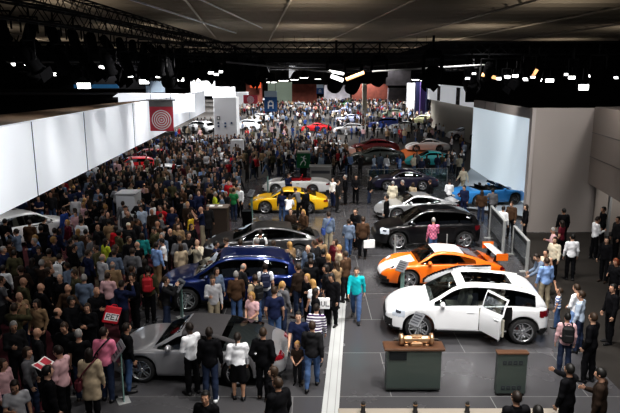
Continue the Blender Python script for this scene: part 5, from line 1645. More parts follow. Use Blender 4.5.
def hung_box(px0, py0, px1, py1, Y, th, name, m, label, cat, group=None, kind=None):
    a, b = PY(px0, py1, Y), PY(px1, py0, Y)
    z0, z1 = a.z, b.z
    o = MB().box(((a.x + b.x) / 2, Y + th / 2, (z0 + z1) / 2), (abs(b.x - a.x), th, z1 - z0)).build(name, m)
    if kind:
        o['kind'] = kind
    else:
        tag(o, label, cat, group)
    return o


hung_box(191, 81, 213, 96, 96.5, 2, 'hanging_light_box', SM['lit_soft'], 'large white lit box sign, upper left, beside the white fascia', 'sign')
hung_box(212.5, 87, 233.5, 98, 99, 2, 'hanging_light_box', SM['lit_soft'], 'lower white lit box sign above the white tower', 'sign')
hung_box(74, 84.3, 118, 88.2, 66, .3, 'sign_band', mat('sign_band_blue', (.03, .12, .24), .5, emit=.25), 'dim blue sign band under the spotlights at upper left', 'sign')
hung_box(146, 81, 164, 92.5, 70, .4, 'hanging_signboard', SM['pale_blue'], 'pale blue panel hanging above the red ringed banner', 'sign')
# black drapes behind the lamps
struct('wall_drape_left', MB().box((PY(185, 70, 103).x - 40, 103, 7.9), (80, .3, 4.6)), SM['black'])
struct('wall_drape_right', MB().box((PY(545, 70, 50).x + 12.2, 50, 7.5), (37, .3, 4.2)), SM['black'])


# white tower with printed marks
def tower():
    b = P(226, 150)
    Y = b.y
    r = empty('white_tower', (PY(226, 140, Y).x, Y, 0))
    tag(r, 'white square tower with small square logos standing in the crowd', 'tower')
    w = PY(238, 120, Y).x - PY(215, 120, Y).x
    h = PY(226, 97, Y).z
    MB().box((0, w / 2, h / 2), (w, w, h), bevel=.05).build('tower_body', SM['white_wall'], r)
    zz = lambda py: PY(226, py, Y).z
    xx = lambda px: PY(px, 120, Y).x - r.location.x
    for px, py, s in ((218.5, 118, 1), (218.3, 123, .55), (225.2, 123.3, .55), (231.5, 123, .55), (218.3, 126.2, .55), (225.2, 126.5, .55)):
        o = MB()
        k = .17 * s
        o.box((xx(px), -.006, zz(py)), (k * 2, .012, k * 2))
        o.box((xx(px), -.012, zz(py)), (k * 1.1, .012, k * 1.1), mi=1)
        o.build('printed_mark', (SM['ink'], SM['white'] if s == 1 else SM['sign_blue']), r)


tower()
b = P(236, 163)
hung_box(231, 140.5, 242.5, 163, b.y, 1.2, 'white_plinth', SM['white_wall'], 'small white plinth standing in the crowd below the white tower', 'plinth')


def counter():
    A, B = P(118, 231), P(137, 231)
    h = PY(128, 193.5, A.y).z
    h = min(h, 1.95)
    d = 1.1
    r = empty('white_counter', ((A.x + B.x) / 2, A.y, 0))
    tag(r, 'white box-shaped counter standing in the middle of the left crowd', 'counter')
    MB().box((0, d / 2, h / 2 - .05), (B.x - A.x, d, h - .1), bevel=.02).build('counter_body', SM['white_wall'], r)
    MB().box((0, d / 2, h - .03), (B.x - A.x + .08, d + .08, .06), bevel=.02).build('counter_top', mat('counter_top', (.6, .6, .62), .4), r)


counter()


def ring_sign(mb, c, r, y, mi_a, mi_b):
    k = 9
    for i in range(k):
        r0, r1 = r * (1 - i / k), r * (1 - (i + 1) / k)
        n = 32
        vs, fs = [], []
        for j in range(n):
            t = 2 * math.pi * j / n
            vs += [(c[0] + r0 * math.cos(t), y - .002 * i, c[1] + r0 * math.sin(t)), (c[0] + r1 * math.cos(t), y - .002 * i, c[1] + r1 * math.sin(t))]
        for j in range(n):
            a = 2 * j
            b_ = 2 * ((j + 1) % n)
            fs.append((a, b_, b_ + 1, a + 1))
        mb.add(vs, fs, mi_a if i % 2 == 0 else mi_b)


def banner(px0, py0, px1, py1, Y, label, grey_to=None, bar=None, top_z=9.2):
    a, b = PY(px0, py1, Y), PY(px1, py0, Y)
    cx = (a.x + b.x) / 2
    w, h = b.x - a.x, b.z - a.z
    r = empty('hanging_banner', (cx, Y, a.z))
    tag(r, label, 'banner')
    mb = MB().box((0, 0, h / 2), (w, .03, h))
    hg = h * (grey_to or 0)
    if grey_to:
        mb.box((0, -.004, h - hg / 2), (w * 1.001, .032, hg), mi=1)
    ring_sign(mb, (0, (h - hg) * .46), min(w, h - hg) * .42, -.022, 2, 0)
    mb.build('banner_cloth', (SM['red'], SM['grey'], SM['white']), r)
    if bar:
        MB().tube((-w * .62, 0, h + .03), (w * .62, 0, h + .03), .05).build('hanging_bar', SM['tube'], r)
        for s in (-1, 1):
            MB().tube((s * w * .42, 0, h), (s * w * .42, 0, top_z - a.z), .018, n=5).build('hanging_wire', SM['truss'], r)


banner(150.5, 100.5, 172.5, 131, 43, 'red hanging banner with white rings and grey top band at upper left', .2, True)
banner(243.5, 95, 257.5, 103.5, 100, 'small square red sign with white rings beyond the white tower', 0)


def hall_sign(px0, py0, px1, py1, pyt, Y, label):
    a, b, t = PY(px0, py1, Y), PY(px1, py0, Y), PY(px1, pyt, Y)
    w, h = b.x - a.x, b.z - a.z
    r = empty('hall_sign', ((a.x + b.x) / 2, Y, a.z))
    tag(r, label, 'sign')
    mb = MB().box((0, 0, h / 2), (w, .25, h))
    k = h * .56
    letters(mb, 'A', -k / 7 * 2.5, h * .2, k, -.13, 1, 1.02)
    mb.build('letter_panel', (SM['sign_blue'], SM['white']), r)
    MB().box((0, 0, h + (t.z - b.z) / 2), (w, .25, t.z - b.z)).build('top_panel', SM['pale_blue'], r)
    for s in (-1, 1):
        MB().tube((s * w * .4, 0, t.z - a.z), (s * w * .4, 0, 9.6 - a.z), .03, n=5).build('hanging_wire', SM['truss'], r)


hall_sign(264.5, 97, 277, 111.5, 91, 95, 'blue hanging hall sign reading A over the crowd')
hall_sign(316.5, 88, 323.5, 94, 84.5, 150, 'smaller, more distant blue hanging hall sign reading A')


# ------------------------------------------------------------------ right: show wall, grey wall, overhanging block
CB = P(525.5, 232)                     # corner post foot
HWT = PY(526, 108, CB.y).z
SWT = 5.6
BW1, BW2 = P(474, 100, SWT), P(521, 107.3, SWT)
BW2 = BW2 + (BW2 - BW1).normalized() * 2.5
d = (Vector((BW1.x, BW1.y, 0)) - Vector((BW2.x, BW2.y, 0)))
L_ = d.length
d.normalize()
n_in = Vector((d.y, -d.x, 0))
if n_in.x > 0:
    n_in = -n_in
WF = Vector((BW2.x, BW2.y, 0))
q_ = [WF, WF + d * L_, WF + d * L_ - n_in * .35, WF - n_in * .35]
poly('wall_show', q_, SM['grey_wall'], (0, SWT))
p0, p1 = WF + d * .1, WF + d * (L_ - .05)
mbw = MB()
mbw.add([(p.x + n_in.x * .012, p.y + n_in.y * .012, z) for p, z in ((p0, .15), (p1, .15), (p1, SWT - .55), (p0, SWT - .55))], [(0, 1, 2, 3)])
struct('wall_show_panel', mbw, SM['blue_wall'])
for t in (.33, .66):
    c = WF + d * (L_ * (.35 + t * .6)) + n_in * .014
    struct('trim_%d' % (gi + 2), MB().tube((c.x, c.y, SWT - .55), (c.x, c.y, SWT), .015, n=5), SM['seam'])
    gi += 1
GR = P(583, 232)
wall_between(CB, GR + Vector((.4, 0, 0)), 0, HWT, .35, 'wall_grey', SM['grey_wall'], side=1)
# narrow lighter upright at the outer corner
struct('trim_corner', MB().box((CB.x - .03, CB.y + .1, HWT / 2), (.16, .34, HWT)), mat('corner_post', (.36, .33, .32), .6))
# overhanging block running towards the camera on the right
OB = PY(581, 183, GR.y - .02).z
RE = P(640, 214, OB)
A_, B_ = Vector((GR.x, GR.y, 0)), Vector((RE.x, RE.y, 0))
dd = (B_ - A_).normalized()
poly('wall_overhang', [A_, A_ + dd * 12, A_ + dd * 12 + Vector((3, 1.0, 0)), A_ + Vector((3, 1.0, 0))], mat('overhang_panel', (.24, .205, .185), .7, noise=.05, nscale=.5), (OB, HWT + .05))
for zz in (OB + (HWT - OB) * .36, OB + (HWT - OB) * .68):
    nn = Vector((-dd.y, dd.x, 0))
    if nn.x > 0:
        nn = -nn
    struct('trim_%d' % (gi + 2), MB().tube(A_ + nn * .01 + Vector((0, 0, zz)), A_ + dd * 12 + nn * .01 + Vector((0, 0, zz)), .012, n=5), SM['seam'])
    gi += 1
struct('wall_recess', MB().box((GR.x + 5.2, GR.y + .2, OB / 2), (9.5, .3, OB)), mat('recess_wall', (.34, .30, .27), .7))
pb = P(606.5, 236)
tag(MB().box((pb.x, pb.y, OB / 2), (.14, .14, OB), bevel=.02).build('support_post', SM['tube']), 'grey square post under the overhanging block at the right', 'post')
# roof clutter behind the walls
poly('trim_wall_roof', [CB + Vector((.3, .5, 0)), WF + Vector((.6, 0, 0)), BW1 + Vector((.6, 0, 0)), BW1 + Vector((14, 6, 0)), GR + Vector((16, .5, 0)), GR + Vector((0, .5, 0))], SM['black'], (SWT - .6, SWT - .2))
# white fascia further right
wf = [PY(428, 84.5, 95), PY(495, 91, 58)]
zz0, zz1 = PY(430, 99, 95).z, PY(474, 113, 62).z
mbf = MB().add([(wf[0].x, wf[0].y, zz0), (wf[1].x, wf[1].y, zz0 - .0), (wf[1].x, wf[1].y, wf[1].z), (wf[0].x, wf[0].y, wf[0].z)] + [(wf[0].x + 2, wf[0].y + .5, zz0), (wf[1].x + 2, wf[1].y + .5, zz0), (wf[1].x + 2, wf[1].y + .5, wf[1].z), (wf[0].x + 2, wf[0].y + .5, wf[0].z)],
               [(0, 1, 2, 3), (7, 6, 5, 4), (0, 4, 5, 1), (3, 2, 6, 7), (0, 3, 7, 4), (1, 5, 6, 2)])
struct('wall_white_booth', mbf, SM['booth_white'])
wdir = (Vector((wf[1].x, wf[1].y, 0)) - Vector((wf[0].x, wf[0].y, 0)))
for t, lab in ((.25, 'farther dark upright logo on the white booth fascia at right'), (.58, 'nearer dark upright logo on the white booth fascia at right')):
    c = Vector((wf[0].x, wf[0].y, 0)) + wdir * t
    zc = (zz0 + (wf[0].z + (wf[1].z - wf[0].z) * t)) / 2
    ang = math.atan2(wdir.y, wdir.x)
    o = MB().box((0, 0, 0), (1.7, .08, 2.0)).box((0, -.05, .35), (.5, .04, .7), mi=1).box((0, -.05, -.5), (.9, .04, .14), mi=1).build('wall_logo', (SM['ink'], SM['grey']))
    o.location = (c.x - .06, c.y - .1, zc)
    o.rotation_euler = (0, 0, ang)
    tag(o, lab, 'sign')
pw = MB().add([(wf[0].x + .6, wf[0].y, 0), (wf[1].x + .8, wf[1].y, 0), (wf[1].x + .8, wf[1].y, zz0), (wf[0].x + .6, wf[0].y, zz0)], [(0, 1, 2, 3)])
struct('wall_booth_pale', pw, SM['pale'])

# ------------------------------------------------------------------ distant booths
BOOTHS = []
BO = [(268, 82, 292, 100, 170, 'booth_green', 'pale green booth wall in the distance under the pendant lamps', 'exhibition_booth'),
      (292, 84, 317, 97, 165, 'booth_red', 'red brown booth wall in the distance, centre', 'exhibition_booth'),
      (246, 80, 262, 96, 160, 'booth_red', 'dark red booth front behind the small ringed sign', 'exhibition_booth'),
      (250, 82.5, 261, 88, 158, 'booth_orange', 'orange sign panel above the small ringed sign', 'hanging_signboard'),
      (232, 92, 248, 110, 150, 'booth_white', 'white booth wall beside the white tower', 'exhibition_booth'),
      (324, 85, 350, 97, 190, 'billboard', 'pale booth wall at the far end of the central aisle', 'exhibition_booth'),
      (352, 84, 388, 99, 185, 'booth_red', 'long red brown booth wall in the distance, right of centre', 'exhibition_booth'),
      (388, 88, 406, 98, 180, 'billboard', 'short grey printed booth wall below the hanging billboard', 'exhibition_booth'),
      (386, 70.5, 411, 85.5, 150, 'billboard', 'grey printed billboard hanging in the distance', 'hanging_billboard'),
      (362.5, 84, 367, 103, 120, 'pale', 'pale grey column rising from the distant crowd', 'exhibition_upright'),
      (407, 83, 415, 100, 130, 'booth_white', 'white poster panel left of the dark blue columns', 'poster_board'),
      (415.5, 82, 420, 107, 126, 'navy', 'dark blue booth column beside the violet panel', 'exhibition_upright'),
      (420.3, 82, 426, 104, 124, 'purple', 'violet lit panel between two dark blue columns', 'poster_board'),
      (426.3, 82, 429.5, 108, 122, 'navy', 'dark blue booth column at the white fascia corner', 'exhibition_upright'),
      (262.5, 65, 269, 79, 140, 'booth_white', 'white tapered hanging lamp tower, leftmost of the row', 'hanging_tower'),
      (289, 65.5, 295, 78, 150, 'booth_white', 'white hanging lamp tower in the middle of the row', 'hanging_tower')]
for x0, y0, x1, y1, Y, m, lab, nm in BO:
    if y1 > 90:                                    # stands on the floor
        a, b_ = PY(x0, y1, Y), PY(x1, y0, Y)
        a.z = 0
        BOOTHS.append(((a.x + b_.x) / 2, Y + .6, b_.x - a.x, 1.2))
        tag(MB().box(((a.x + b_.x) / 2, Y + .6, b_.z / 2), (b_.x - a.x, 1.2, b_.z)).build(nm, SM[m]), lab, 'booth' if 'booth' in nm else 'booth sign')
    else:
        hung_box(x0, y0, x1, y1, Y, .5, nm, SM[m], lab, 'sign')
for px, py, s, lab in ((271.5, 82, .78, 'leftmost'), (283.5, 80.5, .78, 'second'), (294.5, 79.5, .66, 'third'), (304, 77.5, .66, 'fourth'), (318, 79, .5, 'fifth'), (415.5, 79.5, .6, 'sixth'), (425, 80.5, .7, 'rightmost')):
    c = PY(px, py, 135)
    r = empty('pendant_lamp', c)
    tag(r, '%s in the row of white-bottomed black pendant lamps over the far hall' % lab, 'lamp', 'pendant lamps over the far hall')
    MB().lathe([(1.5 * s, 0), (1.45 * s, .5 * s), (.7 * s, 1.9 * s), (.25 * s, 2.5 * s), (.01, 2.6 * s)], n=20).build('lamp_shade', SM['black'], r)
    MB().lathe([(.01, -.25 * s), (1.2 * s, -.22 * s), (1.48 * s, .02)], n=20).build('lamp_diffuser', SM['lit'], r)
    MB().tube((0, 0, 2.5 * s), (0, 0, HZT - c.z), .04, n=5).build('cable', SM['truss'], r)


# ------------------------------------------------------------------ trusses and lamps overhead
def truss(a, b, s, name, label, group, ch=.05, step=None):
    a, b = Vector(a), Vector(b)
    d = (b - a)
    L = d.length
    d.normalize()
    u = d.cross(Vector((0, 0, 1))).normalized()
    mb = MB()
    co = [u * s / 2 * i + Vector((0, 0, s / 2 * j)) for i, j in ((-1, -1), (1, -1), (1, 1), (-1, 1))]
    for c in co:
        mb.tube(a + c, b + c, ch, n=6)
    n = max(2, int(L / (step or s * 1.1)))
    for i in range(n):
        t0, t1 = L * i / n, L * (i + 1) / n
        for k in range(4):
            c0, c1 = co[k], co[(k + 1) % 4]
            if i % 2:
                c0, c1 = c1, c0
            mb.tube(a + d * t0 + c0, a + d * t1 + c1, ch * .5, n=4, cap=False)
    o = mb.build(name, SM['truss'])
    return tag(o, label, 'truss', group)


TA, TB = P(60, 2, 10.1), P(222, 46, 10.1)
td = (TB - TA).normalized()
truss(TA - td * 14, TB + td * 22, .55, 'hanging_truss', 'slanting black truss full of spotlights at upper left', 'ceiling trusses', .04)
for i, (Y, z, s) in enumerate(((39, 9.12, .72), (47, 9.12, .7), (56, 9.12, .74), (68, 9.12, .74), (84, 9.12, .74), (104, 9.12, .74))):
    truss((-48, Y, z), (48, Y, z), s, 'hanging_truss', ['nearest', 'second', 'third', 'fourth', 'fifth', 'farthest'][i] + ' of the black trusses crossing the hall above the stands', 'ceiling trusses', .05)
for i, (x, y0, y1) in enumerate(((-32, 40, 84), (-22, 50, 84), (-8, 52, 104), (9, 52, 104), (19, 40, 84), (30, 40, 84))):
    truss((x, y0, 8.38), (x - (y1 - y0) * .1, y1, 8.38), .55, 'hanging_truss', ['first', 'second', 'third', 'fourth', 'fifth', 'sixth'][i] + ' lengthwise black truss from the left above the stands', 'ceiling trusses', .045)
for nm, x0, x1 in (('left', -52, -16), ('right', 8.5, 46)):
    o = MB().box(((x0 + x1) / 2, (69 if nm == 'left' else 66), 9.64), (x1 - x0, 44 if nm == 'left' else 50, .1)).build('hanging_raft', SM['black'])
    tag(o, 'flat black ceiling raft above the %s stands' % nm, 'ceiling raft')
for (px0, py0, px1, py1, z, lab) in ((-10, 62.5, 205, 61.5, 8.3, 'thin grey tube above the left row of floodlights'), (226, 62, 332, 72, 8.1, 'thin grey tube sloping over the far hall, centre left'), (372, 71.5, 490, 64.5, 8.2, 'thin grey tube rising to the right over the far hall')):
    tag(MB().tube(PY(px0, py0, 33.5), PY(px1, py1, 33.5), .05).build('hanging_tube', SM['tube']), lab, 'tube')


def make_flood():
    r = empty('hanging_floodlight')
    MB().box((0, 0, -.32), (.62, .12, .44), bevel=.03).build('lamp_housing', SM['black'], r)
    MB().box((0, -.065, -.32), (.54, .02, .24)).build('lamp_face', SM['lit'], r)
    m = MB().path([(-.36, 0, -.3), (-.36, 0, 0), (.36, 0, 0), (.36, 0, -.3)], .022)
    m.build('yoke', SM['truss'], r)
    MB().tube((0, 0, 0), (0, 0, .5), .03).build('clamp', SM['truss'], r)
    return r


def make_spot():
    r = empty('spot_light')
    rot = Matrix.Rotation(R(35), 3, 'X')
    h = MB()
    h.lathe([(.01, .38), (.13, .36), (.17, .2), (.17, -.25), (.21, -.32), (.19, -.32), (.15, -.24)], (0, 0, -.45), rot=rot, n=16)
    h.build('lamp_housing', SM['black'], r)
    MB().lathe([(.16, -.22), (.01, -.25)], (0, 0, -.45), rot=rot, n=16).build('lens', SM['screen'], r)
    for s in (-1, 1):
        q_ = rot @ Vector((s * .26, 0, -.42))
        MB().box((q_.x, q_.y, q_.z - .45), (.02, .34, .30), rot @ Matrix.Rotation(s * R(25), 3, 'Y')).build('barn_door', SM['black'], r)
    MB().path([(-.25, 0, -.45), (-.25, 0, 0), (.25, 0, 0), (.25, 0, -.45)], .025).build('yoke', SM['truss'], r)
    MB().tube((0, 0, 0), (0, 0, .35), .03).build('clamp', SM['truss'], r)
    return r


flood0, spot0 = make_flood(), make_spot()
used = dict(flood=False, spot=False)


HUNG = []


def hang(kind, loc, rz, scale, label, group, tilt=0):
    loc = Vector(loc)
    for _ in range(14):
        if all((loc - h[0]).length > (h[1] + scale) * .72 for h in HUNG):
            break
        loc.y += .45
    HUNG.append((loc.copy(), scale))
    src = flood0 if kind == 'flood' else spot0
    o = copy_tree(src) if used[kind] else src
    used[kind] = True
    o.location = loc
    o.rotation_euler = (R(tilt), 0, R(rz))
    o.scale = (scale,) * 3
    return tag(o, label, 'lamp', group)


# spotlights packed along the slanting truss
k = 0
for t in np.arange(-6, (TB - TA).length + 16, 1.35):
    c = TA + td * t
    if c.y > 47:
        break
    for s in (1,):
        hang('spot', (c.x, c.y, 9.34), rnd.uniform(-60, 60), 1.2, 'black spotlight hanging from the slanting truss at upper left', 'spotlights on the slanting truss')
T2A, T2B = P(-14, 6, 8.95), P(205, 43, 8.95)
truss(T2A - (T2B - T2A) * .2, T2B, .4, 'hanging_truss', 'second slanting black truss below the upper left one, with dark spotlights', 'ceiling trusses', .035)
for t in np.linspace(-.1, .8, 17):
    c = T2A + (T2B - T2A) * float(t)
    if c.y < 44.5:
        hang('spot', (c.x, c.y, 8.29), rnd.uniform(-60, 60), 1.15, 'black spotlight hanging from the second slanting truss at upper left', 'spotlights on the second slanting truss')
# floodlights: bright faces, left and right rows
LF = [(a_, b_ + 0, c_ * .74, d_) for a_, b_, c_, d_ in [(4, 67, .8, 30), (14, 65, .9, -25), (27, 65.5, .8, 20), (31, 66, .9, -30), (54, 75, 1.0, 40), (63, 73.5, .9, -35), (75, 77.5, .8, 20), (80, 82, 2.0, 15), (86, 66.5, .9, 35), (93, 68, 1.1, -20), (102, 67.5, .9, 30), (110, 74.5, .8, -30),
      (124, 74, 1.2, -40), (131, 75.5, 1.0, 35), (134, 80, 1.5, 20), (141, 68.5, .8, 30), (155, 68, .7, -30), (158, 78, .8, 20), (171, 79, 1.1, -15), (184, 79, 1.2, 25), (189, 71.5, 1.0, -25), (197, 74.5, .9, 40), (205, 71, .9, -35), (211, 73.5, .8, 30)]]
for i, (px, py, s, rz) in enumerate(LF):
    hang('flood', PY(px, py - 4, 29.5 + (i * 7 % 5) * .5), rz, s * .82, 'bright floodlight face in the row above the left stand', 'floodlights above the left stand', tilt=rnd.uniform(-25, 25))
RF = [(a_, b_, c_ * .62, d_) for a_, b_, c_, d_ in [(499, 79, .9, -60), (506.5, 77.5, 1.0, 15), (516, 76.5, 1.0, -35), (524, 80, 1.0, 30), (533, 79, .7, -20), (542, 80, 1.0, 65), (550, 80.5, 1.2, -20), (566, 75.5, .8, 25), (583, 84, 1.9, 18), (588, 77, .9, 55), (597, 77, 1.1, -35), (615, 79, .8, 20), (474, 75, .7, 20), (468, 80, .7, -30)]]
for i, (px, py, s, rz) in enumerate(RF):
    hang('flood', PY(px, py - 4, 28.5 + (i * 7 % 5) * .5), rz, s * .9, 'bright floodlight face in the row above the right stand', 'floodlights above the right stand', tilt=rnd.uniform(-25, 25))
for i, (px, py, s) in enumerate([(489, 76, 1.2), (529, 73, 1.2), (545, 72, 1.1), (559, 77, 1.3), (574, 76, 1.2), (603, 72, 1.3), (612, 74, 1.2), (478, 78, 1.2), (486, 84, 1.2), (455, 79, 1.3), (464, 74, 1.2), (540, 84, 1.0), (556, 85, 1.2), (572, 85, 1.0)]):
    hang('spot', PY(px, py - 17, 33 + i % 3), rnd.uniform(-50, 50), s * 1.3, 'unlit black spotlight in the row above the right stand', 'dark spotlights above the right stand')
for i, (px, py, s) in enumerate([(8, 72, 1.2), (22, 73, 1.3), (40, 75, 1.2), (47, 70, 1.2), (70, 70, 1.2), (98, 74, 1.4), (116, 70, 1.2), (148, 73, 1.5), (163, 70, 1.3), (200, 74, 1.2), (217, 70, 1.3), (224, 76, 1.3), (232, 72, 1.3), (240, 76, 1.4), (247, 74, 1.4), (254, 70, 1.3), (222, 68, 1.2), (236, 68, 1.2), (208, 74, 1.2)]):
    hang('spot', PY(px, py - 17, 34 + i % 3), rnd.uniform(-50, 50), s * 1.3, 'unlit black spotlight in the row above the left stand', 'dark spotlights above the left stand')


# big black moving-head clusters
def head_cluster(px, py, Y, s, label, lit=False):
    c = PY(px, py, Y)
    r = empty('hanging_moving_head_lamp', c)
    tag(r, label, 'lamp', 'large black moving-head lamps')
    r.scale = (s,) * 3
    MB().box((0, 0, .95), (.62, .5, .3), bevel=.06).build('lamp_base', SM['black'], r)
    for q_ in (-1, 1):
        MB().box((q_ * .36, 0, .5), (.1, .26, .85), bevel=.03).build('yoke_arm', SM['black'], r)
    rot = Matrix.Rotation(R(28), 3, 'X') @ Matrix.Rotation(R(16), 3, 'Y')
    MB().lathe([(.01, .42), (.2, .40), (.31, .25), (.33, 0), (.30, -.3), (.24, -.42), (.01, -.40)], (0, 0, .1), rot=rot, n=20).build('lamp_head', SM['black'], r)
    if lit:
        MB().box((0, -.33, .46), (.62, .06, .10), Matrix.Rotation(R(10), 3, 'Y'), bevel=.02).build('lit_strip', SM['lit'], r)
    MB().tube((0, 0, 1.1), (0, 0, 1.1 + (9.4 - c.z - 1.1 * s) / s), .05).build('hanging_pole', SM['truss'], r)


head_cluster(169, 80, 34.5, 1.25, 'large black moving-head lamp left of the white fascia top', True)
head_cluster(184, 80, 36.5, 1.3, 'large black moving-head lamp above the red ringed banner, right one', True)
head_cluster(336, 84, 35.5, 1.4, 'large black moving-head lamp with a white strip over the centre, left of the pair', True)
head_cluster(353, 86, 36.8, 1.35, 'large black moving-head lamp over the centre, right of the pair')
head_cluster(379, 79, 37, 1.25, 'large black moving-head lamp right of the pale grey column')
head_cluster(432, 79, 31.5, 1.3, 'large black moving-head lamp in front of the white booth fascia')
for (x0, y0, x1, y1, lab) in ((331, 76, 343, 80.5, 'white lit batten over the centre lamps'), (346, 79.5, 364, 72.5, 'warm-coloured tilted batten over the centre lamps'), (482, 74.5, 497, 78, 'warm-coloured tilted batten above the right stand'), (533, 76, 537, 69.5, 'short warm-coloured upright batten above the right stand')):
    tag(MB().tube(PY(x0, y0, 33), PY(x1, y1, 33), .095).build('hanging_batten', SM['lit'] if 'white' in lab else SM['warm']), lab, 'lamp')
# ================================================================== CARS ON THE FLOOR
GRP = 'cars on the show stand'
put(make_car('suv', (.80, .81, .83), roof='pano', open_door=0, extras=('rails',), interior='leather_tan'), (419.5, 341), (520.5, 345), 'suv', 'white SUV with its rear door open and a panoramic glass roof', GRP, 'suv_car', size=.975)
put(make_car('coupe', (.80, .17, .012), deco='race', extras=('wing',), rim='alloy'), (410.5, 289.5), (474, 289), 'coupe', 'orange and white racing coupe with a big rear wing', GRP, 'racing_car')
put(make_car('suv', (.005, .005, .006), extras=('rails',), glass='dark_glass'), (399.5, 250), (463, 249), 'suv', 'black SUV parked behind the orange racing coupe', GRP, 'suv_car')
put(make_car('coupe', (.50, .51, .53), paint='paint_metal', extras=('ducktail',)), (396, 221.5), (442, 220), 'coupe', 'silver sports coupe behind the black SUV', GRP, 'sports_car')
put(make_car('coupe', (.014, .012, .035), glass='dark_glass', lod=1), (388, 191), (421.5, 191), 'coupe', 'dark blue coupe at the back of the stand in front of the crowd', GRP, 'sports_car')
PLZ = .16
put(make_car('coupe', (.05, .28, .66), roof='open', interior='leather_dark'), (514.5, 205), (479, 207), 'coupe', 'bright blue open roadster on the raised platform before the pale wall', GRP, 'roadster', z=PLZ)
put(make_car('coupe', (.82, .48, .01), roof='soft', roofcol=(.82, .48, .01)), (264, 214), (309, 214), 'coupe', 'yellow sports car with people leaning at its door', GRP, 'sports_car')
put(make_car('coupe', (.78, .78, .78), roof='open', interior='leather_red', lod=0), (274, 195), (314, 195.5), 'coupe', 'white open convertible with red interior behind the yellow car', GRP, 'convertible_car')
put(make_car('panamera', (.085, .085, .088), paint='paint_metal'), (229, 264), (296, 262), 'panamera', 'dark grey four-door saloon half hidden between yellow car and blue SUV', GRP, 'saloon_car')
put(make_car('suv', (.006, .020, .11), paint='paint_metal', extras=('rails',), rim='alloy'), (191, 312), (275, 309), 'suv', 'metallic blue SUV surrounded by visitors', GRP, 'suv_car')
put(make_car('coupe', (.44, .44, .46), paint='paint_metal', roof='soft', rim='alloy'), (145, 384), (233, 387), 'coupe', 'silver coupe with dark fabric roof in the left foreground', GRP, 'sports_car')
# left, under the fascia
put(make_car('hatch', (.78, .79, .80), open_door=1, lod=0), (60, 240), (14, 250), 'hatch', 'white hatchback with an open front door under the white fascia', 'cars under the left fascia', 'hatchback_car')

FAR = dict(suv=make_car('suv', C['white'], lod=2, glass='dark_glass'), coupe=make_car('coupe', C['white'], lod=2, glass='dark_glass'), hatch=make_car('hatch', C['white'], lod=2, glass='dark_glass'), panamera=make_car('panamera', C['white'], lod=2, glass='dark_glass'))
far_used = set()


def far_car(kind, px, py, rz, col, label, name, group='cars in the distant hall'):
    src = FAR[kind]
    if kind in far_used:
        o = copy_tree(src)
    else:
        o = src
        far_used.add(kind)
    p = P(px, py)
    o.location = (p.x, p.y, 0)
    o.rotation_euler = (0, 0, R(rz))
    o.name = name
    for ch in o.children:
        if ch.name.split('.')[0] in ('body', 'roof'):
            ch.color = (*col, 1)
    tag(o, label, 'car', group)
    CARS.append((p.x, p.y, R(rz), 5.2, label))


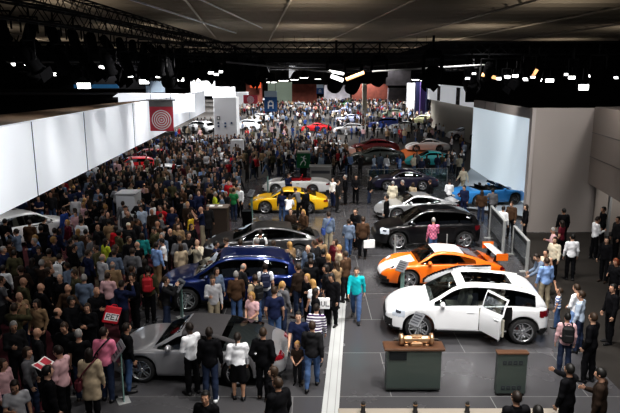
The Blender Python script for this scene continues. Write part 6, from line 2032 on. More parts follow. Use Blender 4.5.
for a in (('hatch', 131, 176, 200, (.55, .012, .02), 'red hatchback in the left crowd, nearer of the two red cars', 'hatchback_car'),
          ('hatch', 145, 166, 200, (.55, .012, .02), 'red hatchback farther back under the red ringed banner', 'hatchback_car'),
          ('coupe', 166, 182, 185, (.7, .7, .72), 'white low car beside the two red hatchbacks', 'sports_car'),
          ('coupe', 427, 151, 180, (.85, .85, .85), 'white low car at the far right before the pale wall', 'sports_car'),
          ('panamera', 374, 153, 178, (.12, .012, .016), 'dark red saloon behind the orange floor', 'saloon_car'),
          ('panamera', 376, 163, 180, (.05, .06, .055), 'dark grey green saloon on the orange floor', 'saloon_car'),
          ('coupe', 431, 166, 178, (.05, .42, .45), 'turquoise car behind the crowd left of the pale wall', 'sports_car'),
          ('coupe', 332, 156, 190, (.75, .75, .77), 'white sports car behind the green sign', 'sports_car'),
          ('hatch', 347, 123, 200, (.5, .55, .8), 'blue and white rally car in the distance right of the aisle', 'hatchback_car'),
          ('hatch', 341, 115, 200, (.55, .6, .85), 'second pale blue rally car in the distance right of the aisle', 'hatchback_car'),
          ('coupe', 316, 132, 180, (.65, .02, .03), 'bright red car in the middle distance right of the aisle', 'sports_car'),
          ('hatch', 348, 134, 180, (.65, .65, .68), 'white car beside the bright red car in the middle distance', 'hatchback_car'),
          ('suv', 198, 133, 150, (.75, .77, .8), 'white car left of the white tower', 'suv_car'),
          ('suv', 248, 131, 150, (.75, .80, .86), 'white car right of the white tower', 'suv_car'),
          ('hatch', 258, 122, 150, (.7, .72, .75), 'white car farther behind, right of the white tower', 'hatchback_car'),
          ('hatch', 420, 124, 170, (.72, .72, .45), 'pale yellow car in the right distance', 'hatchback_car'),
          ('coupe', 404, 130, 180, (.8, .8, .8), 'white low car left of the pale yellow car', 'sports_car'),
          ('hatch', 450, 130, 190, (.62, .62, .55), 'cream car in front of the pale booth wall', 'hatchback_car'),
          ('suv', 437, 117, 180, (.55, .58, .62), 'silver car below the white booth fascia', 'suv_car'),
          ('hatch', 392, 117, 180, (.5, .62, .5), 'pale green car in the distance', 'hatchback_car'),
          ('suv', 383, 129, 180, (.05, .08, .3), 'dark blue car in the right middle distance', 'suv_car'),
          ('coupe', 380, 111, 200, (.45, .04, .05), 'dark red car in the far distance', 'sports_car'),
          ('hatch', 352, 107, 210, (.75, .78, .8), 'tiny white car in the far distance beside the aisle', 'hatchback_car'),
          ('hatch', 345, 106.5, 210, (.2, .5, .25), 'tiny green car in the far distance', 'hatchback_car'),
          ('hatch', 403, 107, 180, (.8, .8, .82), 'tiny white car in the far right distance', 'hatchback_car'),
          ('suv', 298, 110, 160, (.7, .72, .76), 'white car in the far distance left of the aisle', 'suv_car'),
          ('hatch', 287, 104, 160, (.75, .75, .75), 'tiny white car in the far distance left of the aisle', 'hatchback_car'),
          ('suv', 465, 140, 185, (.7, .7, .72), 'white car at the left end of the pale wall', 'suv_car')):
    far_car(*a)

# ================================================================== STAND FURNITURE
# raised platform for the roadster
poly('platform', [P(450, 208), P(500, 214.5), P(524, 219), WF + d * .6 + n_in * .06, WF + d * (L_ - .5) + n_in * .06, P(455, 193)], SM['platform'], (.0, PLZ), kind=None)
pf = bpy.data.objects['platform']
tag(pf, 'low pale grey platform under the blue roadster', 'platform')
MBp = MB()
for a, b in ((P(450, 208.2), P(500, 214.7)), (P(500, 214.7), P(524, 219.2))):
    nn = Vector((b.y - a.y, a.x - b.x, 0)).normalized() * .02
    MBp.add([(a.x + nn.x, a.y + nn.y, .0), (b.x + nn.x, b.y + nn.y, .0), (b.x + nn.x, b.y + nn.y, PLZ - .02), (a.x + nn.x, a.y + nn.y, PLZ - .02)], [(0, 1, 2, 3)])
MBp.build('platform_edge', SM['plinth_dark'], pf)


SM['panel_grey'] = mat('reading_panel_grey', (.13, .135, .145), .35)


def info_sign(px, py, pt, ang, label, screen=True, wide=.5, lean=40, tint='glass_green', bw=.16):
    """Slim glass post with a slanted reading panel."""
    b = P(px, py)
    h = PY(px, pt, b.y).z
    r = empty('info_sign', b, R(ang))
    tag(r, label, 'sign', 'slim information signs beside the cars')
    MB().box((0, 0, .012), (.34, .28, .024), bevel=.008).build('base', SM['alu'], r)
    MB().box((0, 0, h / 2), (bw, .03, h), bevel=.008).build('post', SM[tint], r)
    if screen:
        s = MB().box((0, -.05, h), (wide, .035, .42), Matrix.Rotation(R(-lean), 3, 'X'), bevel=.01)
        o = s.build('reading_panel', SM['panel_grey'], r)
        s2 = MB()
        for i in range(4):
            q_ = Matrix.Rotation(R(-lean), 3, 'X') @ Vector((0, -.021, .12 - i * .08))
            s2.box((q_.x, q_.y - .05, q_.z + h), (wide * .7, .006, .03), Matrix.Rotation(R(-lean), 3, 'X'))
        s2.build('printed_lines', SM['ink'], o)


info_sign(123.5, 401, 350, -62, 'slim glass sign with slanted pale panel at the silver coupe', True, .5, 40, bw=.2)
info_sign(182, 318, 285, -55, 'slim glass sign by the blue SUV front wheel', True, .45, 40, bw=.2)
info_sign(417, 348, 319, -50, 'slim sign with slanted pale panel at the white SUV front wheel', True, .34, 45, tint='alu', bw=.05)
info_sign(402, 295, 266, -50, 'slim glass sign before the orange racing coupe', True, .4, 40)
info_sign(394.5, 263, 235, -50, 'slim sign before the black SUV', False, .3, 40, tint='alu', bw=.09)
info_sign(252, 219, 193, -40, 'slim glass sign at the yellow car front wheel', True, .4, 40)
info_sign(268, 199, 176, -40, 'slim sign at the white convertible front', False, .3, 40, bw=.12)
info_sign(446, 260, 234, 30, 'slim sign between black SUV and racing coupe', False, .3, 40, tint='alu', bw=.06)


def display_panel(a, b, pt, label):
    A, B = P(*a), P(*b)                     # near foot, far foot
    h = PY(a[0], pt, A.y).z
    dd_ = B - A
    L = dd_.length
    r = empty('display_screen', A, math.atan2(dd_.y, dd_.x))
    tag(r, label, 'display panel', 'dark display panels on the right of the stand')
    MB().box((L / 2, 0, h * .56), (L - .1, .05, h * .82), bevel=.01).build('screen', SM['screen'], r)
    MB().box((L / 2, 0, h * .56 + .003), (L - .5, .062, h * .5)).build('print', mat('panel_print', (.09, .10, .11), .2), r)
    for x in (.03, L - .03):
        MB().box((x, 0, h / 2), (.09, .12, h), bevel=.015).build('upright', SM['alu'], r)
    MB().box((L / 2, 0, h - .02), (L, .12, .07), bevel=.015).build('top_rail', SM['alu'], r)
    for x in (.03, L - .03):
        MB().box((x, 0, .015), (.16, .5, .03), bevel=.01).build('foot', SM['alu'], r)


display_panel((502.5, 256.5), (489.5, 238), 220.5, 'farther dark display panel with grey frame, near the racing coupe wing')
display_panel((526.5, 272), (512.5, 254), 241, 'nearer dark display panel with grey frame, behind the white SUV')


# front plinth with the cast metal part
def front_plinth():
    A, B = P(386, 392.5), P(440, 392.5)
    h = PY(412, 350.5, A.y).z
    w = B.x - A.x
    r = empty('display_plinth', ((A.x + B.x) / 2, A.y, 0))
    tag(r, 'large grey green display plinth with wooden top in the foreground', 'plinth')
    dp = .34
    MB().box((0, dp / 2, h / 2 + .03), (w, dp, h - .06), bevel=.012).build('plinth_body', SM['plinth'], r)
    MB().box((0, dp / 2 + .06, .03), (w - .1, dp - .1, .06)).build('plinth_base', SM['plinth_dark'], r)
    MB().box((0, dp / 2, h + .03), (w + .14, dp + .1, .06), bevel=.012).build('plinth_top', SM['wood'], r)
    MB().box((-w * .30, -.008, h - .14), (w * .32, .016, .20)).build('dark_inset', SM['screen'], r)
    MB().box((0, -.006, .10), (w, .012, .012)).build('shadow_line', SM['plinth_dark'], r)
    # engine-like casting on top
    p = empty('cast_machine_part', (r.location.x + .06, A.y + dp / 2, h + .06))
    p.scale = (.84, .84, .9)
    tag(p, 'coppery cast metal machine part lying on the grey green plinth', 'machine part')
    rx = Matrix.Rotation(R(90), 3, 'Y')
    b_ = MB().lathe([(.01, -.40), (.085, -.40), (.10, -.3), (.115, -.12), (.085, 0), (.115, .12), (.10, .3), (.085, .40), (.01, .40)], (0, 0, .16), axis='x', n=18)
    b_.box((0, 0, .06), (.34, .26, .12), bevel=.03)
    b_.build('casting', SM['brass'], p)
    for s in (-1, 1):
        MB().lathe([(.01, -.05), (.15, -.05), (.155, .0), (.15, .05), (.01, .05)], (s * .42, 0, .17), axis='x', n=20).build('flange', SM['brass'], p)
        MB().tube((s * .47, 0, .16), (s * .62, 0, .14), .035).build('shaft', mat('dark_steel', (.05, .045, .04), .35, metal=.7), p)
        MB().box((s * .28, 0, .03), (.10, .24, .06), bevel=.015).build('mount', SM['brass'], p)
    MB().box((0, -.05, .27), (.30, .12, .06), bevel=.02).build('cover', SM['brass'], p)


front_plinth()


def small_plinth():
    A, B = P(495.5, 396), P(525, 396)
    h = PY(510, 354.5, A.y).z
    w = B.x - A.x
    r = empty('display_plinth', ((A.x + B.x) / 2, A.y, 0))
    tag(r, 'narrow grey green plinth with two rows of dark marks, lower right', 'plinth')
    MB().box((0, .08, h / 2 + .03), (w, .16, h - .06), bevel=.012).build('plinth_body', SM['plinth'], r)
    MB().box((0, .09, .03), (w - .06, .14, .06)).build('plinth_base', SM['plinth_dark'], r)
    MB().box((0, .08, h + .02), (w + .05, .20, .04), bevel=.01).build('plinth_top', SM['wood'], r)
    for zf in (.80, .20):
        for i in range(4):
            x = (-.27 + i * .18) * w
            m = MB()
            m.box((x, -.004, h * zf), (.085, .01, .09))
            m.box((x, -.008, h * zf), (.05, .01, .02), mi=1)
            m.build('printed_mark', (SM['ink'], SM['plinth']), r)


small_plinth()

# beige step edge with short black posts at the bottom of the view
ea, eb = P(338, 410), P(560, 410)
o = MB().box(((ea.x + eb.x) / 2, ea.y - .6, .02), (eb.x - ea.x, 1.2, .05), bevel=.01).build('step_edge', SM['beige'])
tag(o, 'beige floor step along the bottom edge, right half', 'step')
for i, px in enumerate((363, 415, 467)):
    c = P(px, 414)
    r = empty('short_post', (c.x, c.y, .045))
    tag(r, '%s of the three short black posts on the beige step' % ('leftmost', 'middle', 'rightmost')[i], 'post', 'short black posts')
    MB().lathe([(.06, 0), (.06, .02), (.045, .03), (.045, .22), (.035, .245), (.01, .25)], n=14).build('post_body', SM['plinth_dark'], r)
    MB().lathe([(.047, .17), (.050, .175), (.050, .195), (.047, .20)], n=14).build('post_ring', SM['brass'], r)


# counter and pillar near the yellow car
def brown_counter():
    A, B = P(208, 236), P(227.5, 236)
    h = PY(217, 208.5, A.y).z
    w = B.x - A.x
    r = empty('reception_counter', ((A.x + B.x) / 2, A.y, 0))
    tag(r, 'dark brown reception counter at the edge of the left crowd', 'counter')
    MB().box((0, .4, h / 2), (w, .8, h), bevel=.02).build('counter_body', mat('counter_brown', (.045, .032, .025), .5), r)
    MB().box((0, .4, h + .02), (w + .1, .9, .05), bevel=.015).build('counter_top', mat('counter_brown_top', (.16, .13, .11), .35), r)
    for s in (-.3, .12):
        o = MB().box((w * s, .35, h + .055), (.21, .30, .02)).build('leaflet_stack', SM['white'])
        o.location = r.location
        tag(o, '%s stack of white leaflets on the brown reception counter' % ('left' if s < 0 else 'right'), 'leaflets')


brown_counter()
A = P(247, 233)
h = PY(247, 211.5, A.y).z
r = empty('black_plinth', A)
tag(r, 'black upright plinth between the brown counter and the yellow car', 'plinth')
MB().box((0, .2, h / 2), (.42, .4, h), bevel=.02).build('plinth_body', SM['black'], r)
MB().box((0, .2, h + .01), (.46, .44, .03), bevel=.01).build('plinth_top', SM['screen'], r)


# green sign box with white figure, grey desk
def green_sign():
    A = P(303.5, 178)
    Y = A.y
    z0, z1 = PY(303, 168, Y).z, PY(303, 153.5, Y).z
    w = PY(310.5, 160, Y).x - PY(297, 160, Y).x
    r = empty('green_sign', (A.x, Y, 0))
    tag(r, 'green cube sign with a white figure standing in the back crowd', 'sign')
    MB().box((0, w / 2, (z0 + z1) / 2), (w, w, z1 - z0), bevel=.02).build('sign_box', SM['green'], r)
    MB().box((0, w / 2, z1 + .06), (w * .9, w * .9, .12)).build('sign_top', SM['pale'], r)
    MB().box((0, w / 2, z0 / 2), (w * .5, w * .5, z0)).build('sign_stand', SM['plinth_dark'], r)
    k, zc = (z1 - z0) * .36, (z0 + z1) / 2
    f = MB()
    for a, b, t in (((.35, .95), (.05, .75), .10), ((-.05, .75), (.1, .1), .14), ((.1, .55), (.55, .35), .08), ((.0, .6), (-.5, .75), .08), ((.1, .1), (.4, -.35), .11), ((.4, -.35), (.25, -.9), .08), ((.05, .1), (-.4, -.3), .11), ((-.4, -.3), (-.6, -.85), .08)):
        f.tube((a[0] * k, -.012, zc + a[1] * k), (b[0] * k, -.012, zc + b[1] * k), t * k, n=6)
    f.build('white_figure', SM['white'], r)


green_sign()
A = P(320.5, 185)
h = PY(320, 167, A.y).z
w = PY(331.5, 175, A.y).x - PY(310, 175, A.y).x
r = empty('grey_desk', A)
tag(r, 'grey desk block beside the green sign', 'desk')
MB().box((0, .5, h / 2), (w, 1.0, h), bevel=.02).build('desk_body', mat('desk_grey', (.16, .155, .15), .5), r)
MB().box((0, -.01, h * .72), (w * .86, .02, h * .16)).build('desk_slot', SM['ink'], r)
MB().box((0, .5, h + .02), (w + .08, 1.08, .05), bevel=.01).build('desk_top', SM['alu'], r)
# low glass barrier behind the dark coupe
A, B = P(368, 183.5), P(447, 181.5)
r = empty('glass_barrier', A, math.atan2((B - A).y, (B - A).x))
tag(r, 'low glass barrier with thin rail behind the dark blue coupe', 'barrier')
L = (B - A).length
MB().tube((0, 0, .98), (L, 0, .98), .022).build('rail', SM['tube'], r)
MB().box((L / 2, 0, .52), (L, .012, .78)).build('glass_pane', M['clear'], r)
for i in range(6):
    MB().box((L * i / 5, 0, .49), (.05, .05, .98)).build('barrier_post', SM['tube'], r)


# ================================================================== PEOPLE
def at_head(hx, hy, z):
    p = P(hx, hy, z)
    return (p.x, p.y, 0)


def trim_label(s, n=16):
    w = s.split()[:n]
    while w and w[-1].strip(',') in ('the', 'a', 'of', 'in', 'at', 'by', 'to', 'with', 'and', 'behind', 'beside', 'from', 'on', 'left', 'right', 'before', 'for', 'between', 'below', 'above', 'blue', 'white', 'black', 'grey', 'silver', 'dark', 'red', 'light', 'tan'):
        w.pop()
    return ' '.join(w).rstrip(',')


def short_of(label):
    import re
    return re.split(r',| at | near | beside | behind | below | left of | right of | before | by the | next to | in front| between | looking | walking | facing | standing | on the | in the | taking | holding | photograph', label)[0]


def place_bag(kind, col, loc, face, sc, pose, label):
    J = sk(pose)
    rot = Matrix.Rotation(R(face), 3, 'Z')
    W = lambda v: (loc[0] + (rot @ (Vector(v) * sc)).x, loc[1] + (rot @ (Vector(v) * sc)).y, loc[2] + v[2] * sc)
    cm = M['bag_' + col] if 'bag_' + col in M else M.setdefault('bag_' + col, mat('bag_' + col, C[col], .7, noise=.15))
    sh = short_of(label)
    cw = word(col)
    if kind == 'pack':
        p = J['up']((0, .125, 1.02))
        r = empty('backpack', W((p[0], p[1], p[2] + J['dz'])), R(face))
        r.scale = (sc,) * 3
        tag(r, trim_label('%s backpack worn by the %s' % (cw, label)), 'bag')
        MB().box((0, .09, .22), (.30, .17, .44), bevel=.06, taper=1).build('pack_body', cm, r)
        MB().box((0, .185, .14), (.23, .06, .20), bevel=.025).build('pocket', cm, r)
        MB().path([(-.05, .05, .43), (-.03, .05, .48), (.03, .05, .48), (.05, .05, .43)], .012).build('grab_handle', cm, r)
        for s in (-1, 1):
            MB().path([(s * .09, .02, .42), (s * .115, -.06, .475), (s * .12, -.16, .46), (s * .13, -.255, .36), (s * .15, -.245, .2), (s * .165, -.1, .06), (s * .12, .02, .05)], .02).build('strap', cm, r)
    elif kind == 'satchel':
        r = empty('shoulder_bag', W((.235, .05, .80)), R(face))
        r.scale = (sc,) * 3
        tag(r, trim_label('%s shoulder bag carried by the %s' % (cw, label)), 'bag')
        MB().box((0, 0, .14), (.13, .34, .28), bevel=.045).build('bag_body', cm, r)
        MB().box((.06, 0, .17), (.03, .30, .18), bevel=.012).build('flap', cm, r)
        MB().path([(-.02, -.14, .26), (-.14, -.19, .48), (-.33, -.13, .67), (-.36, -.03, .70), (-.30, .10, .66), (-.12, .16, .45), (-.02, .14, .26)], .018).build('strap', cm, r)
    elif kind in ('tote', 'bag'):
        hn = J['handR'] if kind == 'tote' else np.array([-.24, .1, .98])
        r = empty('shopping_bag', W((hn[0] - .02, hn[1] - .05, hn[2] + J['dz'] - .52)), R(face) + (R(30) if kind == 'tote' else R(8)))
        r.scale = (sc,) * 3
        tag(r, trim_label(('white lettered shopping bag carried by the %s' if kind == 'tote' else 'white bag on the hip of the %s') % label), 'bag')
        b = MB().box((0, 0, .17), (.46, .10, .34), bevel=.012)
        if kind == 'tote':
            letters(b, 'GULI', -.17, .09, .16, -.052, 1, 1.0)
        b.build('bag_body', (SM['white'], SM['ink']), r)
        for y in (-.04, .04):
            MB().path([(-.1, y, .34), (-.08, y * .4, .47), (0, 0, .53), (.08, y * .4, .47), (.1, y, .34)], .008).build('handle', SM['ink'], r)
    elif kind == 'redbag':
        hn = J['handR']
        r = empty('shopping_bag', W((hn[0] + .10, hn[1] - .08, hn[2] + J['dz'] - .40)), R(face) + R(-28))
        r.scale = (sc,) * 3
        r.rotation_euler.y = R(20)
        tag(r, 'bright red plastic bag with a white lettered block held by the bald man', 'bag')
        b = MB().box((0, 0, .22), (.42, .07, .46), bevel=.02, taper=1)
        b.box((0, -.037, .17), (.36, .008, .20), mi=1)
        letters(b, 'REI', -.15, .10, .15, -.043, 2, 1.0)
        b.build('bag_body', (SM['red_bag'], SM['white'], SM['ink']), r)
        MB().path([(-.1, 0, .44), (-.05, 0, .5), (.05, 0, .5), (.1, 0, .44)], .014).build('handle', SM['red_bag'], r)
    elif kind == 'camera':
        hn = (J['handR'] + J['handL']) / 2 if pose == 'photo' else J['handR']
        r = empty('camera', W((hn[0], hn[1] - .03, hn[2] + J['dz'])), R(face))
        tag(r, trim_label('black camera in the hands of the %s' % label), 'camera')
        MB().box((0, 0, 0), (.14, .06, .09), bevel=.015).build('camera_body', SM['ink'], r)
        MB().lathe([(.01, -.02), (.035, -.02), (.04, -.10), (.03, -.11), (.01, -.10)], (0, 0, 0), axis='y', n=14).build('camera_lens', SM['ink'], r)
    elif kind == 'catalog':
        hn = J['handR']
        r = empty('open_catalogue', W((hn[0] + .03, hn[1] - .1, hn[2] + J['dz'] + .03)), R(face))
        tag(r, 'open white catalogue held by the man in pale striped shirt', 'book')
        r.rotation_euler.x = R(-25)
        for s in (-1, 1):
            MB().box((s * .11, 0, .02), (.215, .30, .012), Matrix.Rotation(s * R(-12), 3, 'Y')).build('page_block', SM['white'], r)
            MB().box((s * .11, -.02, .029), (.15, .20, .004), Matrix.Rotation(s * R(-12), 3, 'Y')).build('picture', SM['red'], r)


SM['red_bag'] = mat('red_bag', (.62, .012, .03), .35)
n_hand = 0
HP = []
for line in HAND.strip().splitlines():
    pos, who, top, bot, hair, pose, face, ex, label = [s.strip() for s in line.split('|')]
    hx, hy = [float(v) for v in pos.split()]
    ex = ex.split()
    sc = {'m': 1.0, 'w': .945, 'b': .66}[who] * rnd.uniform(.975, 1.03)
    if who == 'b':
        sc = .70 if pose == 'reach' else .62
    J = sk(pose)
    p = P(hx, hy, (J['hc'][2] + J['dz']) * sc)
    ang = R(FACE[face] + rnd.uniform(-14, 14))
    ox, oy = J['hc'][0] * sc, J['hc'][1] * sc            # the head is off the feet when the pose leans
    loc = [p.x - (ox * math.cos(ang) - oy * math.sin(ang)), p.y - (ox * math.sin(ang) + oy * math.cos(ang))]
    HP.append(dict(loc=loc, who=who, top=top.split(':'), bot=bot.split(':'), hair=hair.split(':'), pose=pose, ang=ang, sc=sc, ex=ex, label=label))


def keep_clear(loc, lean):
    for cx, cy, th, L, _ in CARS:
        if L > 5.1:
            continue
        dx, dy = loc[0] - cx, loc[1] - cy
        c_, s_ = math.cos(th), math.sin(th)
        u, v = dx * c_ + dy * s_, -dx * s_ + dy * c_
        pu, pv = L / 2 + .30 - abs(u), (1.16 if lean else 1.26) - abs(v)
        if pu > 0 and pv > 0:
            if pu < pv:
                u += math.copysign(pu, u)
            else:
                v += math.copysign(pv, v)
            loc[0], loc[1] = cx + u * c_ - v * s_, cy + u * s_ + v * c_


for _ in range(24):                                       # nobody stands inside a neighbour or a car
    for i, a in enumerate(HP):
        for b in HP[:i]:
            dx, dy = a['loc'][0] - b['loc'][0], a['loc'][1] - b['loc'][1]
            d_ = math.hypot(dx, dy)
            need = .40 if 'b' in (a['who'], b['who']) else .58
            if d_ < need:
                if d_ < 1e-4:
                    dx, dy, d_ = .01, 0, .01
                k_ = (need - d_) / d_ * .5
                a['loc'][0] += dx * k_
                a['loc'][1] += dy * k_
                b['loc'][0] -= dx * k_
                b['loc'][1] -= dy * k_
    for a in HP:
        keep_clear(a['loc'], a['pose'] == 'lean')
for h_ in HP:
    ex, pose, ang, sc, label = h_['ex'], h_['pose'], h_['ang'], h_['sc'], h_['label']
    loc = (h_['loc'][0], h_['loc'][1], 0)
    near = loc[1] < 36
    skin = 9 if 'skin3' in ex else rnd.choice([0, 0, 1, 2])
    make_person(loc, h_['top'], h_['bot'], h_['hair'], pose, math.degrees(ang), sc, 1.12 if 'wide' in ex else rnd.uniform(.96, 1.05), skin, label, near,
                'visitors close enough to tell apart', 'stripe_blue' if 'stripeboy' in ex else 'stripe_purple' if 'striped' in ex else 'plaid' if 'plaid' in ex else None,
                'white' if 'whiteshoes' in ex else rnd.choice(['black', 'black', 'darkbrown', 'charcoal']))
    n_hand += 1
    for e in ex:
        k_, _, v_ = e.partition(':')
        if k_ in ('pack', 'satchel', 'tote', 'bag', 'redbag', 'camera', 'catalog'):
            place_bag(k_, v_ or 'black', loc, math.degrees(ang), sc, pose, label)


# ---- the rest of the crowd
def inside(pt, pg):
    x, y = pt
    c = False
    for i in range(len(pg)):
        x0, y0 = pg[i]
        x1, y1 = pg[i - 1]
        if (y0 > y) != (y1 > y) and x < (x1 - x0) * (y - y0) / (y1 - y0) + x0:
            c = not c
    return c


def proj(x, y, z):
    dy, dz = y, z - HC
    f = dy * math.cos(PITCH) - dz * math.sin(PITCH)
    u = dy * math.sin(PITCH) + dz * math.cos(PITCH)
    return 310 + FPX * x / f, 206.5 - FPX * u / f


obst = [(wf[0].x + wdir.x * .5 + 1, wf[0].y + wdir.y * .5, wdir.normalized().x, wdir.normalized().y, wdir.length / 2 + 1, 1.8)]
for cx, cy, th, L, _ in CARS:
    obst.append((cx, cy, math.cos(th), math.sin(th), L / 2 + .35, 1.3))
for cx, cy, th, L, lab in CARS:
    if cy > 62:
        obst.append((cx, cy - 1.5, 1, 0, L / 2 + .2, 2.6))
for px, py, w_, dpt in ((128, 231, 1.9, 1.8), (217, 236, 1.7, 1.4), (226, 150, 3.0, 3.5), (236, 163, 1.5, 1.6), (247, 233, .7, .8), (303.5, 178, 1.2, 1.5), (320.5, 185, 1.6, 1.6)):
    c = P(px, py)
    obst.append((c.x, c.y + dpt / 2, 1, 0, w_ / 2 + .3, dpt / 2 + .3))


for bx, by, bw, bd in BOOTHS:
    obst.append((bx, by, 1, 0, bw / 2 + .4, bd / 2 + .4))


NOGO = [[(-14, 236), (74, 228), (74, 268), (-14, 276)], [(446, 212), (500, 218), (534, 226), (540, 160), (470, 155)], [(346, 147), (450, 147), (450, 163), (436, 175), (346, 175)]]


def free(x, y, grid, md):
    if any(inside(proj(x, y, 0), g_) for g_ in NOGO):
        return False
    for cx, cy, c, s, hl, hw in obst:
        dx, dy = x - cx, y - cy
        if abs(dx) < 12 and abs(dy) < 12 and abs(dx * c + dy * s) < hl and abs(-dx * s + dy * c) < hw:
            return False
    for px, py in grid:
        if abs(px - x) < md and abs(py - y) < md and (px - x) ** 2 + (py - y) ** 2 < md * md:
            return False
    return True


ZONES = [  # floor polygon in pixels of the feet, spacing, weight of dark clothes, name, how many tries
    ([(-12, 240), (155, 152), (200, 150), (240, 150), (240, 186), (238, 214), (206, 244), (186, 276), (158, 306), (128, 350), (70, 372), (-12, 388)], .66, .80, 'left crowd', 16000),
    ([(238, 188), (240, 150), (330, 152), (372, 160), (470, 166), (470, 180), (372, 178), (330, 178), (262, 178)], .8, .82, 'back crowd', 7000),
]
cand = []
for pg, md, dk, zn, tries in ZONES:
    pts = [P(*q_) for q_ in pg]
    lo = (min(p.x for p in pts), min(p.y for p in pts))
    hi = (max(p.x for p in pts), max(p.y for p in pts))
    for _ in range(tries):
        x, y = rnd.uniform(lo[0], hi[0]), rnd.uniform(lo[1], hi[1])
        if inside(proj(x, y, 0), pg) and free(x, y, PEOPLE + [(c[0], c[1]) for c in cand], md):
            cand.append((x, y, dk if y < 44 else .58, zn))
cand.sort(key=lambda c: c[1])
NIND = 304 - n_hand
print('hand', n_hand, 'candidates', len(cand))
LAND = [((131, 205), 'white counter'), ((217, 222), 'brown counter'), ((285, 205), 'yellow sports car'), ((300, 188), 'white convertible'), ((235, 290), 'blue SUV'), ((265, 250), 'grey saloon'), ((303, 168), 'green sign'),
        ((320, 178), 'grey desk'), ((131, 170), 'nearer red hatchback'), ((145, 163), 'farther red hatchback'), ((226, 140), 'white tower'), ((35, 240), 'white hatchback'), ((405, 182), 'dark blue coupe'), ((236, 155), 'small white plinth'),
        ((376, 160), 'grey green saloon'), ((424, 162), 'turquoise car'), ((195, 245), 'white-haired man with a camera'), ((105, 305), 'red lettered bag'), ((35, 250), 'light blue shirt'), ((150, 178), 'white low car')]
DARK = ['black', 'black', 'black', 'black', 'black', 'charcoal', 'charcoal', 'navy', 'navy', 'darkbrown', 'brown', 'grey', 'olive', 'greyblue']
LIGHT = ['white', 'lightgrey', 'beige', 'tan', 'red', 'lightblue', 'palepink', 'maroon', 'blue', 'cream', 'tan', 'white', 'greyblue', 'paleblue', 'white', 'khaki', 'lightgrey']
HN = {'short': '', 'long': 'long-haired ', 'bob': '', 'tail': 'ponytailed ', 'curly': 'curly-haired ', 'fringe': 'balding ', 'bald': 'bald ', 'cap': ''}
seen = {l for l in [o.get('label') for o in bpy.data.objects] if l}
auto = []
for i, (x, y, dk, zn) in enumerate(cand[:NIND]):
    dk = .97 if y < 22 else dk
    who = rnd.choice('mmmw')
    tc = rnd.choice(DARK) if rnd.random() < dk else rnd.choice(LIGHT)
    tk = rnd.choice(['jacket', 'jacket', 'coat', 'shirt', 'hoodie', 'suit', 'tee'] if who == 'm' else ['jacket', 'coat', 'shirt', 'tee', 'jacket'])
    if tk == 'suit' and tc not in ('black', 'charcoal', 'navy', 'grey'):
        tk = 'jacket'
    bc = rnd.choice(['black', 'charcoal', 'darkjeans', 'jeans', 'black', 'darkbrown', 'khaki'])
    bk = 'jeans' if 'jeans' in bc else 'trousers'
    hk = rnd.choice(['short', 'short', 'short', 'short', 'short', 'fringe', 'short', 'short', 'bald', 'short', 'cap'] if who == 'm' else ['long', 'bob', 'tail', 'long', 'curly'])
    hc = rnd.choice(['black', 'darkbrown', 'brown', 'brown', 'darkbrown', 'black', 'brown', 'grey', 'blond', 'brown'])
    pose = rnd.choice(['stand', 'ease', 'hold', 'fold', 'stroll', 'walk', 'hips', 'pockets', 'clasp', 'photo', 'stand'])
    fc = rnd.choice(['b', 'b', 'br', 'bl', 'f', 'l', 'r', 'fr', 'fl', 'b', 'br'])
    auto.append((x, y, zn, who, tk, tc, bk, bc, hk, hc, pose, fc))
for i, (x, y, zn, who, tk, tc, bk, bc, hk, hc, pose, fc) in enumerate(auto):
    hx, hy = proj(x, y, 1.6)
    fx, fy = proj(x, y, 0)
    (lx, ly), ln = min(LAND, key=lambda l: (l[0][0] - hx) ** 2 + ((l[0][1] - hy - 8) * 1.3) ** 2)
    dx, dy = hx - lx, (fy - ly) * 1.3
    rel = ('left of' if dx < 0 else 'right of') if abs(dx) > abs(dy) else ('behind' if dy < 0 else 'in front of')
    hw = HN[hk]
    if hk in ('short', 'bob'):
        hw = {'black': 'black-haired ', 'darkbrown': 'dark-haired ', 'brown': 'brown-haired ', 'grey': 'grey-haired ', 'blond': 'blond ', 'white': 'white-haired '}[hc]
    wn = 'man' if who == 'm' else 'woman'
    base = '%s%s in %s %s%s' % (hw, wn, word(tc), TOPWORD[tk], ' and cap' if hk == 'cap' else '')
    turn = {'b': 'back turned', 'f': 'facing out', 'l': 'facing left', 'r': 'facing right', 'fr': 'half facing out', 'fl': 'half facing out', 'br': 'half turned away', 'bl': 'half turned away'}[fc]
    tries = ['%s %s the %s' % (base, rel, ln), '%s %s the %s, %s' % (base, rel, ln, turn), '%s in %s %s %s the %s, %s' % (base.replace(' in ', ' with ', 0), word(bc), 'trousers', rel, ln, turn)]
    nb = sorted(((x - a[0]) ** 2 + (y - a[1]) ** 2, a) for j, a in enumerate(auto) if j != i)[:3]
    for dd2, a in nb:
        tries.append('%s %s the %s, beside %s %s' % (base, rel, ln, word(a[5]), TOPWORD[a[4]]))
    lab = next((t for t in tries if t not in seen and len(t.split()) <= 16), tries[0])
    seen.add(lab)
    hcol = hc if hk != 'cap' else rnd.choice(['black', 'navy', 'grey', 'white'])
    if hk == 'fringe' and hc in ('blond',):
        hcol = 'brown'
    make_person((x, y, 0), (tk, tc), (bk, bc), (hk, hcol), pose, FACE[fc] + rnd.uniform(-18, 18), (1.0 if who == 'm' else .945) * rnd.uniform(.95, 1.04), rnd.uniform(.96, 1.06), rnd.choice([0, 0, 1, 2, 3]), lab, y < 24, 'visitors in the ' + zn)


